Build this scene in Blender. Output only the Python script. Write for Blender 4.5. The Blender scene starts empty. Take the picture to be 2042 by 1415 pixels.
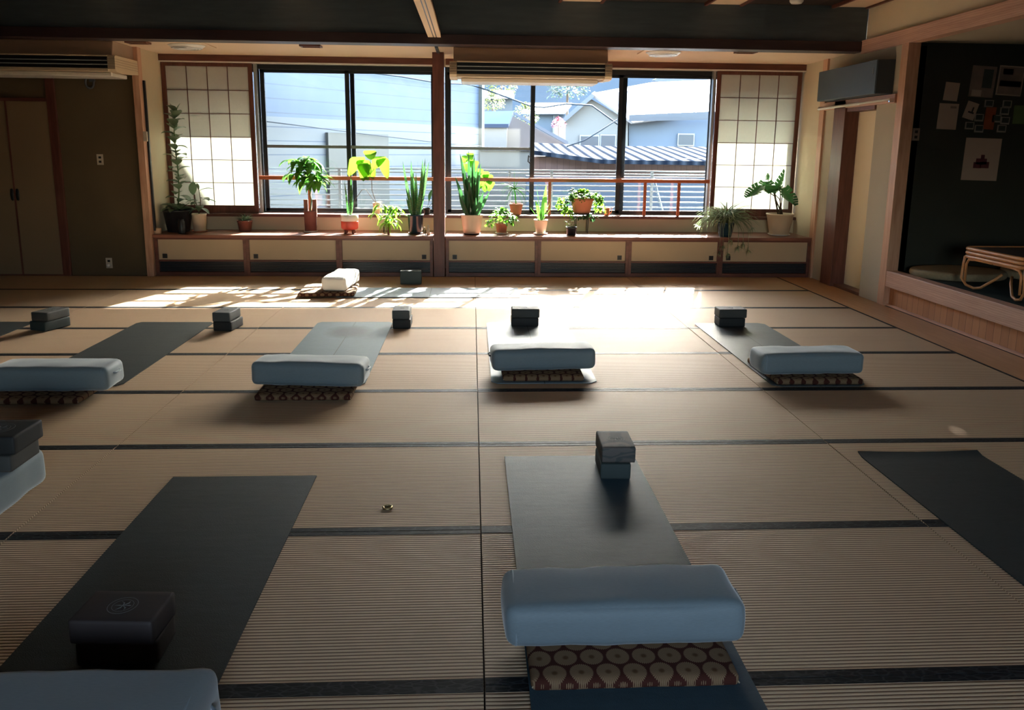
import bpy, math, random
from mathutils import Vector, Matrix, noise
random.seed(7)
C = bpy.context.scene.collection
SC = bpy.context.scene
PI = math.pi
def V(*a): return Vector(a if len(a) > 1 else a[0])

# ---------------------------------------------------------------- camera (fitted to the floor grid of the photograph)
FPX, PITCH, YAW, ROLL = 1565.3314, 0.188173, 0.051942, 0.010902
CAM = Vector((-0.03631, -1.97693, 1.488345)); CY = 707.5 - 111.74
cp, sp = math.cos(PITCH), math.sin(PITCH)
FW = Vector((math.sin(YAW)*cp, math.cos(YAW)*cp, -sp))
R0 = Vector((math.cos(YAW), -math.sin(YAW), 0)); U0 = R0.cross(FW)
RT = math.cos(ROLL)*R0 + math.sin(ROLL)*U0
UP = -math.sin(ROLL)*R0 + math.cos(ROLL)*U0
cd = bpy.data.cameras.new('camera'); cam = bpy.data.objects.new('camera', cd); C.objects.link(cam)
M = Matrix((RT, UP, -FW)).transposed().to_4x4(); M.translation = CAM
cam.matrix_world = M
cd.sensor_width = 36; cd.lens = FPX/2042*36; cd.shift_y = -111.74/2042; cd.clip_end = 400
SC.camera = cam
# a point of the photograph taken to a known plane of the room
def ray(u, v): return RT*((u-1021)/FPX) - UP*((v-CY)/FPX) + FW
def onY(u, v, Y): d = ray(u, v); return CAM + d*((Y-CAM.y)/d.y)
def onZ(u, v, Z=0): d = ray(u, v); return CAM + d*((Z-CAM.z)/d.z)

# ---------------------------------------------------------------- materials
MATS = {}
class NB:
    def __init__(s, name):
        s.m = bpy.data.materials.new(name); s.m.use_nodes = True
        s.t = s.m.node_tree; s.n = s.t.nodes; s.l = s.t.links; s.n.clear()
        s.out = s.n.new('ShaderNodeOutputMaterial'); s._tc = None
    def nd(s, t, **k):
        x = s.n.new(t)
        for a, b in k.items(): setattr(x, a, b)
        return x
    def inp(s, sock, v):
        if isinstance(v, bpy.types.NodeSocket): s.l.new(v, sock)
        else: sock.default_value = v
    def tc(s, which='Object'):
        if not s._tc: s._tc = s.nd('ShaderNodeTexCoord')
        return s._tc.outputs[which]
    def ma(s, op, a, b=0.0, c=None):
        x = s.nd('ShaderNodeMath', operation=op); s.inp(x.inputs[0], a)
        if b is not None: s.inp(x.inputs[1], b)
        if c is not None: s.inp(x.inputs[2], c)
        return x.outputs[0]
    def mapping(s, vec, scale=(1,1,1), loc=(0,0,0), rot=(0,0,0)):
        x = s.nd('ShaderNodeMapping'); s.l.new(vec, x.inputs[0]); x.inputs['Scale'].default_value = scale
        x.inputs['Location'].default_value = loc; x.inputs['Rotation'].default_value = rot; return x.outputs[0]
    def noise(s, vec, scale, detail=3, rough=.5, fac=True):
        x = s.nd('ShaderNodeTexNoise'); s.l.new(vec, x.inputs['Vector']); x.inputs['Scale'].default_value = scale
        x.inputs['Detail'].default_value = detail; x.inputs['Roughness'].default_value = rough; return x.outputs[0]
    def mix(s, f, a, b, mode='MIX'):
        x = s.nd('ShaderNodeMix', data_type='RGBA', blend_type=mode); s.inp(x.inputs[0], f)
        for i, v in ((6, a), (7, b)):
            s.inp(x.inputs[i], v if isinstance(v, bpy.types.NodeSocket) else (*v[:3], 1))
        return x.outputs[2]
    def ramp(s, f, stops):
        x = s.nd('ShaderNodeValToRGB'); s.l.new(f, x.inputs[0]); e = x.color_ramp.elements
        while len(e) > 1: e.remove(e[-1])
        e[0].position = stops[0][0]; e[0].color = (*stops[0][1], 1)
        for p, c in stops[1:]: q = e.new(p); q.color = (*c, 1)
        return x.outputs[0]
    def step(s, f, lo, hi):
        x = s.nd('ShaderNodeMapRange', interpolation_type='SMOOTHSTEP'); s.inp(x.inputs[0], f)
        x.inputs[1].default_value = lo; x.inputs[2].default_value = hi; return x.outputs[0]
    def bsdf(s, col, rough=.6, bump=None, bstr=.3, bdist=.002, metal=0, spec=.5, **k):
        b = s.nd('ShaderNodeBsdfPrincipled')
        s.inp(b.inputs['Base Color'], col if isinstance(col, bpy.types.NodeSocket) else (*col[:3], 1))
        s.inp(b.inputs['Roughness'], rough); b.inputs['Metallic'].default_value = metal
        b.inputs['Specular IOR Level'].default_value = spec
        for a, v in k.items(): s.inp(b.inputs[a.replace('_', ' ')], v)
        if bump is not None:
            u = s.nd('ShaderNodeBump'); u.inputs['Strength'].default_value = bstr; u.inputs['Distance'].default_value = bdist
            s.l.new(bump, u.inputs['Height']); s.l.new(u.outputs[0], b.inputs['Normal'])
        return b
    def done(s, b):
        s.l.new(b.outputs[0], s.out.inputs[0]); MATS[s.m.name] = s.m; return s.m

def plain(name, col, rough=.6, var=.12, scale=6, metal=0, spec=.5, bstr=.15, fine=60, **k):
    n = NB(name); v = n.tc()
    a = n.noise(v, scale, 4); d = tuple(c*(1-var) for c in col); l = tuple(min(1, c*(1+var)) for c in col)
    return n.done(n.bsdf(n.mix(a, d, l), rough, n.noise(v, fine, 3), bstr, .002, metal, spec, **k))
def wood(name, dark, light, axis=0, rough=.45, scale=1.0, spec=.5):
    n = NB(name); v = n.tc()
    sc = [9*scale]*3; sc[axis] = .7*scale
    m = n.mapping(v, tuple(sc)); a = n.noise(m, 3, 5, .6)
    w = n.nd('ShaderNodeTexWave', wave_type='BANDS', bands_direction='XYZ'[1 if axis != 1 else 2])
    n.l.new(n.mapping(v, tuple(1.2 if i == axis else 7 for i in range(3))), w.inputs[0])
    w.inputs['Scale'].default_value = 2.6*scale; w.inputs['Distortion'].default_value = 7; w.inputs['Detail'].default_value = 3; w.inputs['Detail Scale'].default_value = .8
    f = n.mix(.22, a, w.outputs[0]); c = n.ramp(f, [(.25, dark), (.75, light)])
    return n.done(n.bsdf(c, rough, f, .15, .001, spec=spec))
def fabric(name, col, scale=900, var=.2, rough=.95, lines=None):
    n = NB(name); v = n.tc()
    a = n.noise(n.mapping(v, (40, 400, 400)), 1.5, 3); b = n.noise(v, 5, 3)
    c = n.mix(a, tuple(x*(1-var) for x in col), tuple(min(1, x*(1+var)) for x in col)); c = n.mix(.25, c, n.mix(b, tuple(x*.75 for x in col), tuple(x*1.2 for x in col)))
    return n.done(n.bsdf(c, .62, a, .25, .001, spec=.35, Sheen_Weight=.6, Sheen_Roughness=.35))
def leafmat(name, front, trans, amt=.5, stripe=None, rough=.4):
    n = NB(name); v = n.tc(); a = n.noise(v, 14, 3)
    c = n.mix(a, tuple(x*.7 for x in front), tuple(x*1.25 for x in front))
    if stripe:
        w = n.noise(n.mapping(v, (1, 1, 3)), 34, 2); c = n.mix(n.step(w, .5, .56), c, stripe)
    b = n.bsdf(c, rough, spec=.4); t = n.nd('ShaderNodeBsdfTranslucent'); t.inputs[0].default_value = (*trans, 1)
    m = n.nd('ShaderNodeMixShader'); m.inputs[0].default_value = amt; n.l.new(b.outputs[0], m.inputs[1]); n.l.new(t.outputs[0], m.inputs[2])
    return n.done(m)

# tatami: fine ribs running along X every 15 mm
def tatami():
    n = NB('tatami_straw'); v = n.tc(); x = n.nd('ShaderNodeSeparateXYZ'); n.l.new(v, x.inputs[0])
    y = x.outputs[1]
    wob = n.ma('MULTIPLY', n.ma('SUBTRACT', n.noise(n.mapping(v, (.8, 2, 1)), 2, 2), .5), .006)
    ph = n.ma('MULTIPLY', n.ma('ADD', y, wob), 2*PI/.0153)
    s = n.ma('MULTIPLY_ADD', n.ma('SINE', ph), .5, .5); r = n.ma('POWER', s, .6)
    straw = n.noise(n.mapping(v, (3, 260, 1)), 2, 4, .7); big = n.noise(n.mapping(v, (1, 1.6, 1)), 1.3, 3)
    c = n.mix(big, (.54, .365, .225), (.68, .495, .325)); c = n.mix(n.ma('MULTIPLY', straw, .5), c, (.72, .56, .38), 'MIX')
    c = n.mix(n.step(r, .05, .72), (.11, .045, .022), c)
    return n.done(n.bsdf(c, n.ma('MULTIPLY_ADD', straw, .15, .5), n.ma('ADD', r, n.ma('MULTIPLY', straw, .2)), .6, .0025, spec=.16))
tatami()
def heri():
    n = NB('tatami_edging'); v = n.tc()
    w = n.nd('ShaderNodeTexVoronoi', feature='DISTANCE_TO_EDGE'); n.l.new(n.mapping(v, (22, 60, 1)), w.inputs[0]); w.inputs['Scale'].default_value = 1
    f = n.step(w.outputs[0], .02, .12); c = n.mix(f, (.030, .032, .034), (.009, .009, .010))
    return n.done(n.bsdf(c, .55, f, .2, .001, spec=.12))
heri()
def zabu():
    n = NB('chrysanthemum_print'); v = n.tc(); x = n.nd('ShaderNodeSeparateXYZ'); n.l.new(v, x.inputs[0])
    P, Q = .076, .128
    def lat(ox, oy):
        dx = n.ma('MULTIPLY', n.ma('SUBTRACT', n.ma('FRACT', n.ma('ADD', n.ma('DIVIDE', x.outputs[0], P), ox+10)), .5), P)
        dy = n.ma('MULTIPLY', n.ma('SUBTRACT', n.ma('FRACT', n.ma('ADD', n.ma('DIVIDE', x.outputs[1], Q), oy+10)), .5), Q)
        r = n.ma('SQRT', n.ma('ADD', n.ma('MULTIPLY', dx, dx), n.ma('MULTIPLY', dy, dy)))
        an = n.ma('ARCTAN2', dy, dx)
        rim = n.ma('MULTIPLY_ADD', n.ma('SINE', n.ma('MULTIPLY', an, 36)), .0014, .033)
        inside = n.ma('LESS_THAN', r, rim)
        pet = n.ma('MULTIPLY_ADD', n.ma('SINE', n.ma('MULTIPLY', an, 36)), .5, .5)
        return inside, r, pet
    i1, r1, p1 = lat(0, 0); i2, r2, p2 = lat(.5, .5)
    r = n.ma('MINIMUM', r1, r2); ins = n.ma('MAXIMUM', i1, i2)
    pet = n.mix(i2, n.mix(1, p1, p1), p2)
    ring = n.mix(pet, (.15, .088, .045), (.25, .16, .09)); ring = n.mix(n.step(r, .004, .012), (.10, .05, .02), ring)
    c = n.mix(ins, (.055, .016, .010), ring)
    return n.done(n.bsdf(c, .9, n.noise(v, 400, 2), .2, .001, spec=.2))
zabu()
def paper():
    n = NB('shoji_paper'); v = n.tc(); a = n.noise(v, 30, 5, .7)
    d = n.nd('ShaderNodeBsdfDiffuse'); n.l.new(n.mix(a, (.74, .73, .68), (.82, .81, .76)), d.inputs[0])
    t = n.nd('ShaderNodeBsdfTranslucent'); n.l.new(n.mix(a, (.58, .60, .54), (.68, .70, .63)), t.inputs[0])
    m = n.nd('ShaderNodeMixShader'); m.inputs[0].default_value = .40; n.l.new(d.outputs[0], m.inputs[1]); n.l.new(t.outputs[0], m.inputs[2])
    return n.done(m)
paper()
def glass(name, tint=(.93, .96, .97), refl=1.0):
    n = NB(name); t = n.nd('ShaderNodeBsdfTransparent'); t.inputs[0].default_value = (*tint, 1)
    g = n.nd('ShaderNodeBsdfGlossy'); g.inputs['Roughness'].default_value = .03
    f = n.nd('ShaderNodeFresnel'); f.inputs[0].default_value = 1.45
    m = n.nd('ShaderNodeMixShader'); n.l.new(n.ma('MULTIPLY', f.outputs[0], refl), m.inputs[0]); n.l.new(t.outputs[0], m.inputs[1]); n.l.new(g.outputs[0], m.inputs[2])
    return n.done(m)
glass('window_glass'); glass('brown_glass', (.35, .2, .13)); glass('clear_glass', (.85, .9, .88)); glass('green_glass', (.45, .62, .55))
def siding(name, up, lo, zsplit, step=.21):
    n = NB(name); v = n.tc(); x = n.nd('ShaderNodeSeparateXYZ'); n.l.new(v, x.inputs[0]); z = x.outputs[2]
    c = n.mix(n.ma('GREATER_THAN', z, zsplit), lo, up); fr = n.ma('FRACT', n.ma('DIVIDE', n.ma('ADD', z, 20), step))
    c = n.mix(n.ma('LESS_THAN', fr, .08), c, tuple(q*.66 for q in up)); c = n.mix(n.ma('MULTIPLY', n.noise(v, 2, 4), .2), c, (.3, .3, .28))
    return n.done(n.bsdf(c, .6, fr, .3, .02))
siding('metal_siding', (.070, .105, .158), (.145, .158, .158), 4.94)
def tile(name, c1, c2, sx=4.0, sy=4.0):
    n = NB(name); v = n.tc(); x = n.nd('ShaderNodeSeparateXYZ'); n.l.new(v, x.inputs[0])
    a = n.ma('SINE', n.ma('MULTIPLY', x.outputs[0], 2*PI*sx)); b = n.ma('FRACT', n.ma('MULTIPLY', x.outputs[1], sy))
    h = n.ma('ADD', n.ma('MULTIPLY', a, .5), b)
    return n.done(n.bsdf(n.mix(n.step(h, -.3, 1.2), c1, c2), .9, h, 1.0, .08, spec=.05))
tile('roof_tile', (.008, .012, .020), (.05, .06, .075)); 
def planks(name, c1, c2, axis=0, w=.12, rough=.6):
    n = NB(name); v = n.tc(); x = n.nd('ShaderNodeSeparateXYZ'); n.l.new(v, x.inputs[0])
    q = n.ma('DIVIDE', n.ma('ADD', x.outputs[axis], 50), w); fr = n.ma('FRACT', q)
    wn = n.nd('ShaderNodeTexWhiteNoise', noise_dimensions='1D'); n.l.new(n.ma('FLOOR', q), wn.inputs['W'])
    sc = [14]*3; sc[2 if axis != 2 else 0] = 1.2
    g = n.noise(n.mapping(v, tuple(sc)), 2, 4); c = n.mix(n.ma('ADD', n.ma('MULTIPLY', wn.outputs[0], .5), n.ma('MULTIPLY', g, .5)), c1, c2)
    c = n.mix(n.ma('LESS_THAN', fr, .04), c, tuple(a*.3 for a in c1))
    return n.done(n.bsdf(c, rough, g, .2, .003))
planks('stage_planks', (.38, .15, .06), (.60, .27, .12), 1, .09, .5); planks('fence_planks', (.10, .05, .038), (.18, .105, .08), 0, .12)
planks('ceiling_boards', (.030, .020, .018), (.05, .035, .03), 0, .45)
def matmat(name, col, line=False, smudge=False, rough=.55, wear=None):
    n = NB(name); v = n.tc(); x = n.nd('ShaderNodeSeparateXYZ'); n.l.new(v, x.inputs[0])
    a = n.noise(n.mapping(v, (5, 14, 1)), 3, 5, .65); c = n.mix(a, tuple(q*.72 for q in col), tuple(min(1, q*1.3) for q in col))
    vo = n.nd('ShaderNodeTexVoronoi'); n.l.new(n.mapping(v, (300, 300, 1)), vo.inputs[0]); vo.inputs['Scale'].default_value = 1
    if smudge:
        dx = n.ma('DIVIDE', x.outputs[0], .2); dy = n.ma('DIVIDE', n.ma('SUBTRACT', x.outputs[1], .55), .24)
        d = n.ma('ADD', n.ma('MULTIPLY', dx, dx), n.ma('MULTIPLY', dy, dy))
        c = n.mix(n.ma('MULTIPLY', n.ma('SUBTRACT', 1, n.step(n.ma('ADD', d, n.ma('MULTIPLY', a, .8)), .4, 1.7)), .85), c, tuple(q*.12 for q in col))
    if line: c = n.mix(n.ma('LESS_THAN', n.ma('ABSOLUTE', x.outputs[0]), .003), c, tuple(q*.3 for q in col))
    h = n.ma('ADD', n.ma('MULTIPLY', vo.outputs['Distance'], .5), n.noise(n.mapping(v, (1.5, 12, 1)), 2, 2))
    return n.done(n.bsdf(c, rough, h, .35, .003, spec=.2))
matmat('mat_rubber_dark', (.035, .042, .042)); matmat('mat_rubber_slate', (.042, .072, .090), rough=.55)
matmat('mat_rubber_grey', (.12, .165, .18), True, True, .55); matmat('mat_rubber_pale', (.15, .20, .235), True, False, .5); matmat('mat_rubber_mid', (.07, .085, .09), True, rough=.42)
fabric('linen_blue_grey', (.17, .215, .235)); fabric('linen_grey', (.20, .225, .235)); fabric('linen_white', (.80, .82, .80))
fabric('piping_grey', (.22, .27, .30)); fabric('webbing_dark', (.03, .03, .035)); plain('green_felt', (.014, .024, .022), .9, spec=.2)
plain('foam_black', (.018, .019, .019), .7); plain('foam_charcoal', (.06, .06, .055), .75); plain('foam_slate', (.075, .085, .085), .7); plain('foam_brown', (.035, .025, .023), .7)
plain('foam_green', (.035, .05, .048), .75); plain('emblem_ink', (.13, .14, .14), .6)
def marble():
    n = NB('foam_marbled'); v = n.tc(); a = n.noise(n.mapping(v, (3, 3, 9)), 1.6, 2, .5); w = n.ma('FRACT', n.ma('MULTIPLY', a, 7))
    return n.done(n.bsdf(n.mix(n.step(w, .35, .6), (.055, .06, .057), (.105, .09, .08)), .7))
marble()
wood('reddish_wood', (.085, .026, .018), (.17, .06, .042), 0); wood('reddish_wood_v', (.085, .026, .018), (.17, .06, .042), 2)
wood('bench_wood', (.17, .062, .042), (.30, .125, .085), 0, .35); wood('pale_pink_wood', (.46, .25, .18), (.70, .43, .32), 1, .5); wood('pale_pink_wood_v', (.46, .24, .15), (.68, .42, .29), 2, .5)
wood('rail_wood', (.33, .085, .035), (.48, .15, .07), 0, .3); wood('strip_wood', (.40, .20, .08), (.50, .26, .12), 1, .4)
wood('beam_board_flare', (.07, .095, .115), (.095, .125, .15), 0, .5); wood('beam_rail', (.035, .02, .022), (.05, .03, .032), 0, .5)  # beam board: bluish veil of lens flare put into its colour
plain('fusuma_cream', (.50, .385, .26), .85, .05, 3); plain('wall_cream', (.64, .55, .40), .9, .05, 4); plain('wall_olive', (.115, .082, .045), .95, .12, 3, bstr=.4, fine=120)
plain('wall_taupe', (.48, .43, .34), .95, .06, 3, bstr=.4, fine=120); plain('wall_dark_green', (.034, .036, .028), .95, .15, 3); plain('ceiling_beige', (.74, .57, .42), .9, .05, 3)
plain('door_tan', (.24, .165, .095), .85, .05, 3); plain('door_cream', (.90, .80, .60), .8, .04, 3); plain('cabinet_slate', (.045, .065, .08), .5, .08, 3); plain('subfloor', (.05, .03, .02), .9)
plain('black_grille', (.012, .013, .016), .4); plain('ac_beige', (.66, .53, .36), .5, .05, 3); plain('ac_top', (.40, .29, .22), .5, .05, 3); plain('louver_blue', (.035, .040, .048), .35); plain('louver_light', (.42, .46, .46), .35)
plain('aluminium_dark', (.022, .028, .036), .35, .1, 5, .4); plain('aluminium_blue', (.22, .26, .30), .35, .1, 5, .5); plain('aluminium_silver', (.5, .52, .53), .3, .1, 5, .6)
plain('white_enamel', (.75, .74, .70), .3, .03); plain('switch_ivory', (.55, .48, .38), .5, .03); plain('black_hole', (.01, .01, .01), .6); plain('chrome', (.7, .7, .7), .2, .05, 5, 1)
plain('terracotta', (.42, .17, .10), .8, .15, 12); plain('terracotta_dark', (.20, .085, .06), .8, .15, 12); plain('cream_ceramic', (.66, .56, .42), .45, .05); plain('cream_plastic', (.62, .51, .38), .5, .05)
plain('black_plastic', (.014, .016, .02), .4, .1); plain('navy_glaze', (.012, .035, .055), .2, .2, 10); plain('white_ceramic', (.78, .76, .70), .35, .04); plain('red_glaze', (.60, .08, .05), .45, .15, 15)
plain('soil', (.04, .025, .018), .95, .3, 40); plain('copper', (.75, .32, .18), .3, .1, 10, .8); plain('kraft', (.12, .045, .035), .7, .3, 15); plain('candle_amber', (.55, .36, .24), .5)
plain('stem_green', (.10, .16, .06), .6, .2, 20); plain('stem_brown', (.12, .075, .045), .8, .2, 20); plain('label_paper', (.65, .62, .52), .8)
plain('rattan', (.62, .28, .11), .35, .2, 25); plain('rattan_top', (.04, .03, .025), .5); plain('brass', (.45, .35, .18), .35, .1, 10, .9)
leafmat('leaf_bright', (.06, .18, .025), (.13, .36, .03), .5); leafmat('leaf_mid', (.05, .15, .03), (.10, .31, .04), .5); leafmat('leaf_lime', (.10, .25, .025), (.18, .40, .03), .5)
leafmat('leaf_deep', (.025, .075, .03), (.05, .16, .05), .3, rough=.3); leafmat('leaf_rubber', (.15, .21, .15), (.16, .26, .13), .35, rough=.3); leafmat('leaf_monstera', (.05, .16, .06), (.08, .26, .07), .4, rough=.3); leafmat('leaf_pale', (.24, .30, .20), (.42, .52, .30), .45)
leafmat('leaf_snake', (.03, .085, .035), (.07, .22, .06), .3, (.13, .18, .05), .3); leafmat('leaf_spider', (.18, .24, .12), (.24, .32, .16), .4, (.36, .40, .28)); leafmat('leaf_variegated', (.07, .15, .05), (.2, .42, .1), .4, (.40, .42, .30))
leafmat('tree_far', (.12, .15, .05), (.14, .18, .05), .4); leafmat('tree_blue', (.06, .11, .11), (.07, .11, .08), .3); leafmat('blossom', (.40, .05, .09), (.35, .04, .08), .3)
plain('house_white', (0.160, 0.160, 0.147), .8, .06, 1); plain('house_blue_and_shade', (0.089, 0.113, 0.143), .8, .06, 1); plain('house_pink', (0.134, 0.115, 0.105), .8, .06, 1); plain('house_grey', (0.089, 0.098, 0.107), .8, .08, 1)
plain('roof_white', (.42, .43, .45), .8, .05, 1, .1); plain('roof_blue', (0.050, 0.080, 0.150), .5, .1, 1); plain('roof_grey', (0.080, 0.090, 0.105), .6, .1, 1); plain('stone_wall', (0.146, 0.134, 0.110), .9, .2, 3)
plain('panel_poly', (.095, .095, .080), .5, .15, 3); plain('outside_ground', (0.080, 0.085, 0.080), .9, .3, .6); plain('hill_forest_haze', (.010, .026, .040), .95, .35, .12); plain('cable_black', (.02, .03, .04), .6)  # forest hill: blue of the distance haze put into its colour
plain('poster_pale', (.44, .34, .28), .9, .08, 5); plain('poster_dusk', (.22, .17, .15), .9, .4, 9); plain('poster_orange', (.30, .07, .025), .9, .3, 14); plain('poster_plum', (.09, .02, .03), .9, .3, 20)
plain('photo_white', (.30, .27, .24), .8, .05); plain('photo_dark', (.03, .04, .035), .5, .5, 40); plain('poster_teal', (.035, .055, .05), .8, .4, 8)
plain('cushion_straw', (.34, .27, .17), .95, .3, 60); plain('book_cover', (.30, .30, .30), .6)

# ---------------------------------------------------------------- mesh builder
class MB:
    def __init__(s): s.v = []; s.f = []; s.m = []; s.s = []
    def add(s, vs, fs, mi=0, smooth=False):
        o = len(s.v); s.v += [tuple(v) for v in vs]
        for f in fs: s.f.append(tuple(i+o for i in f)); s.m.append(mi); s.s.append(smooth)
        return s
    def box(s, x0, x1, y0, y1, z0, z1, mi=0):
        x0, x1 = sorted((x0, x1)); y0, y1 = sorted((y0, y1)); z0, z1 = sorted((z0, z1))
        vs = [(x, y, z) for z in (z0, z1) for y in (y0, y1) for x in (x0, x1)]
        return s.add(vs, [(0,2,3,1), (4,5,7,6), (0,1,5,4), (2,6,7,3), (0,4,6,2), (1,3,7,5)], mi)
    def obox(s, c, ax, ay, az, mi=0):      # oriented box: centre and three half-axis vectors
        c = V(c); vs = [c+ax*i+ay*j+az*k for k in (-1,1) for j in (-1,1) for i in (-1,1)]
        return s.add(vs, [(0,2,3,1), (4,5,7,6), (0,1,5,4), (2,6,7,3), (0,4,6,2), (1,3,7,5)], mi)
    def tube(s, pts, r, n=8, mi=0, cap=True, closed=False):
        pts = [V(p) for p in pts]; N = len(pts); rs = r if isinstance(r, (list, tuple)) else [r]*N
        prev = None; rings = []
        for i, p in enumerate(pts):
            if closed: t = pts[(i+1) % N]-pts[i-1]
            else: t = pts[min(i+1, N-1)]-pts[max(i-1, 0)]
            t.normalize()
            if prev is None: a = t.cross(V(0, 0, 1) if abs(t.z) < .9 else V(1, 0, 0)).normalized()
            else: a = (prev-t*prev.dot(t)).normalized()
            prev = a; b = t.cross(a)
            rings.append([p+(a*math.cos(2*PI*k/n)+b*math.sin(2*PI*k/n))*rs[i] for k in range(n)])
        vs = [q for g in rings for q in g]; fs = []
        for i in range(N if closed else N-1):
            for k in range(n):
                a, b = i*n, ((i+1) % N)*n; fs.append((a+k, a+(k+1) % n, b+(k+1) % n, b+k))
        if cap and not closed: fs += [tuple(range(n-1, -1, -1)), tuple((N-1)*n+k for k in range(n))]
        return s.add(vs, fs, mi, True)
    def lathe(s, c, prof, n=28, mi=0, sq=0):   # prof: (r, z) list, sq>0 squares the section
        c = V(c); vs = []; fs = []
        for r, z in prof:
            for k in range(n):
                a = 2*PI*k/n+PI/n; q = 1
                if sq: q = 1/max(abs(math.cos(a)), abs(math.sin(a)))**sq
                vs.append(c+V(r*q*math.cos(a), r*q*math.sin(a), z))
        for i in range(len(prof)-1):
            for k in range(n): fs.append((i*n+k, i*n+(k+1) % n, (i+1)*n+(k+1) % n, (i+1)*n+k))
        fs.append(tuple(range(n-1, -1, -1)))
        if prof[-1][0] > 1e-4: fs.append(tuple((len(prof)-1)*n+k for k in range(n)))
        return s.add(vs, fs, mi, True)
    def leaf(s, base, d, length, width, droop=.6, shape='ovate', side=None, segs=7, fold=.12, mi=0, cup=0):
        base = V(base); t = V(d).normalized(); sd = V(side) if side is not None else t.cross(V(0, 0, 1))
        if sd.length < 1e-3: sd = V(1, 0, 0)
        sd.normalize(); p = base.copy(); vs = []; fs = []; dl = length/segs
        for i in range(segs+1):
            u = i/segs
            if shape == 'ovate': w = math.sin(PI*min(1, u*.97+.03))**.8*(1-.25*u)
            elif shape == 'lance': w = math.sin(PI*(u**.8*.97+.03))**.9*(1-.2*u)
            elif shape == 'blade': w = min(1, .55+u*1.2)*(1-u**3.5)
            elif shape == 'strap': w = min(1, .5+u*3)*(1-u**2.2)
            elif shape == 'heart': w = (1-u)**.55*min(1, .75+u*2)
            w = max(w, .02)*width*.5
            nn = sd.cross(t).normalized()
            vs += [p-sd*w+nn*w*fold*2, p, p+sd*w+nn*w*fold*2]
            p = p+t*dl; ax = sd; t = (Matrix.Rotation(-droop/segs, 3, ax) @ t)
        for i in range(segs):
            a = i*3; fs += [(a, a+1, a+4, a+3), (a+1, a+2, a+5, a+4)]
        s.add(vs, fs, mi, True); return p
    def build(s, name, mats, parent=None, loc=None, bevel=0, smooth_all=False):
        if isinstance(mats, str): mats = [mats]
        if loc is not None and parent is None: off = V(loc)
        elif parent is not None: off = parent_origin(parent)
        else: off = V(0, 0, 0)
        me = bpy.data.meshes.new(name); me.from_pydata([tuple(V(v)-off) for v in s.v], [], s.f)
        for m in mats: me.materials.append(MATS[m])
        for i, p in enumerate(me.polygons): p.material_index = s.m[i]; p.use_smooth = s.s[i] or smooth_all
        me.update()
        o = bpy.data.objects.new(name, me); C.objects.link(o)
        if parent is not None: o.parent = parent; o.location = off-parent_origin(parent); 
        else: o.location = off
        ORG[o.name] = off
        if bevel:
            b = o.modifiers.new('bevel', 'BEVEL'); b.width = bevel; b.segments = 2; b.limit_method = 'ANGLE'; b.angle_limit = 1.0
        return o
ORG = {}
def parent_origin(p): return ORG[p.name]
def thing(name, label, cat, loc, group=None):
    o = bpy.data.objects.new(name, None); C.objects.link(o); o.location = loc; o.empty_display_size = .05
    ORG[o.name] = V(loc); o['label'] = label; o['category'] = cat
    if group: o['group'] = group
    return o
def tag(o, label, cat, group=None):
    o['label'] = label; o['category'] = cat
    if group: o['group'] = group
    return o
def struct(o): o['kind'] = 'structure'; return o
def copy_tree(o, parent=None):
    c = o.copy(); C.objects.link(c)
    if parent is not None: c.parent = parent
    ORG[c.name] = ORG[o.name]
    for ch in list(o.children): copy_tree(ch, c)
    return c

# ================================================================= ROOM SHELL
X0, X1, YB = -7.30, 4.07, -4.2
ROWS = [-3.68, -2.76, -1.84, -.92, 0, .925, 1.849, 2.763, 3.67, 4.515, 5.392, 6.337, 7.27]
COLS = [-7.28, -5.46, -3.64, -1.82, 0, 1.82, 3.65]
f = MB()
f.box(X0, X1, YB, 8.1, -.14, -.035, 3)
for i in range(len(COLS)-1):
    for j in range(len(ROWS)-1):
        a, b, c, d = COLS[i], COLS[i+1], ROWS[j], ROWS[j+1]; z = -.001*((i*7+j*5) % 3)
        f.box(a+.0025, b-.0025, c+.001, d-.001, -.035, z, 0)
        for yy in ((c+.001, c+.03), (d-.03, d-.001)): f.box(a+.003, b-.003, yy[0], yy[1], z-.002, z+.0015, 1)
f.box(3.652, 3.668, YB, 7.27, -.035, .001, 1); f.box(3.668, 4.07, YB, 7.27, -.035, -.001, 2)
struct(f.build('floor', ['tatami_straw', 'tatami_edging', 'strip_wood', 'subfloor']))
def sbox(name, mat, *b, bevel=0):
    m = MB()
    for q in ([b] if not isinstance(b[0], (tuple, list)) else b): m.box(*q)
    return struct(m.build(name, mat, bevel=bevel))
WY = 7.27; BT = .48           # face of the low cupboards, top of the bench
WIN_Y = 8.03; ZS = 2.55       # window plane, low ceiling in front of it
CE = 2.99
sbox('wall_left', 'wall_olive', X0-.15, X0, YB, 8.1, 0, 3.2)
wl = MB(); wl.box(X0, -3.78, WY, WY+.15, 0, ZS); struct(wl.build('wall_front_left', 'wall_olive'))
sbox('wall_alcove_left', 'wall_cream', -3.78, -3.735, WY+.04, 8.1, 0, ZS); sbox('wall_alcove_right', 'wall_cream', 4.07, 4.12, WY+.06, 8.1, 0, ZS)
wf = MB(); wf.box(-3.735, 4.07, 7.88, 8.1, 0, .645); wf.box(-3.735, 4.07, 7.93, 8.1, 2.47, ZS); struct(wf.build('wall_front', 'wall_cream'))
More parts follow.
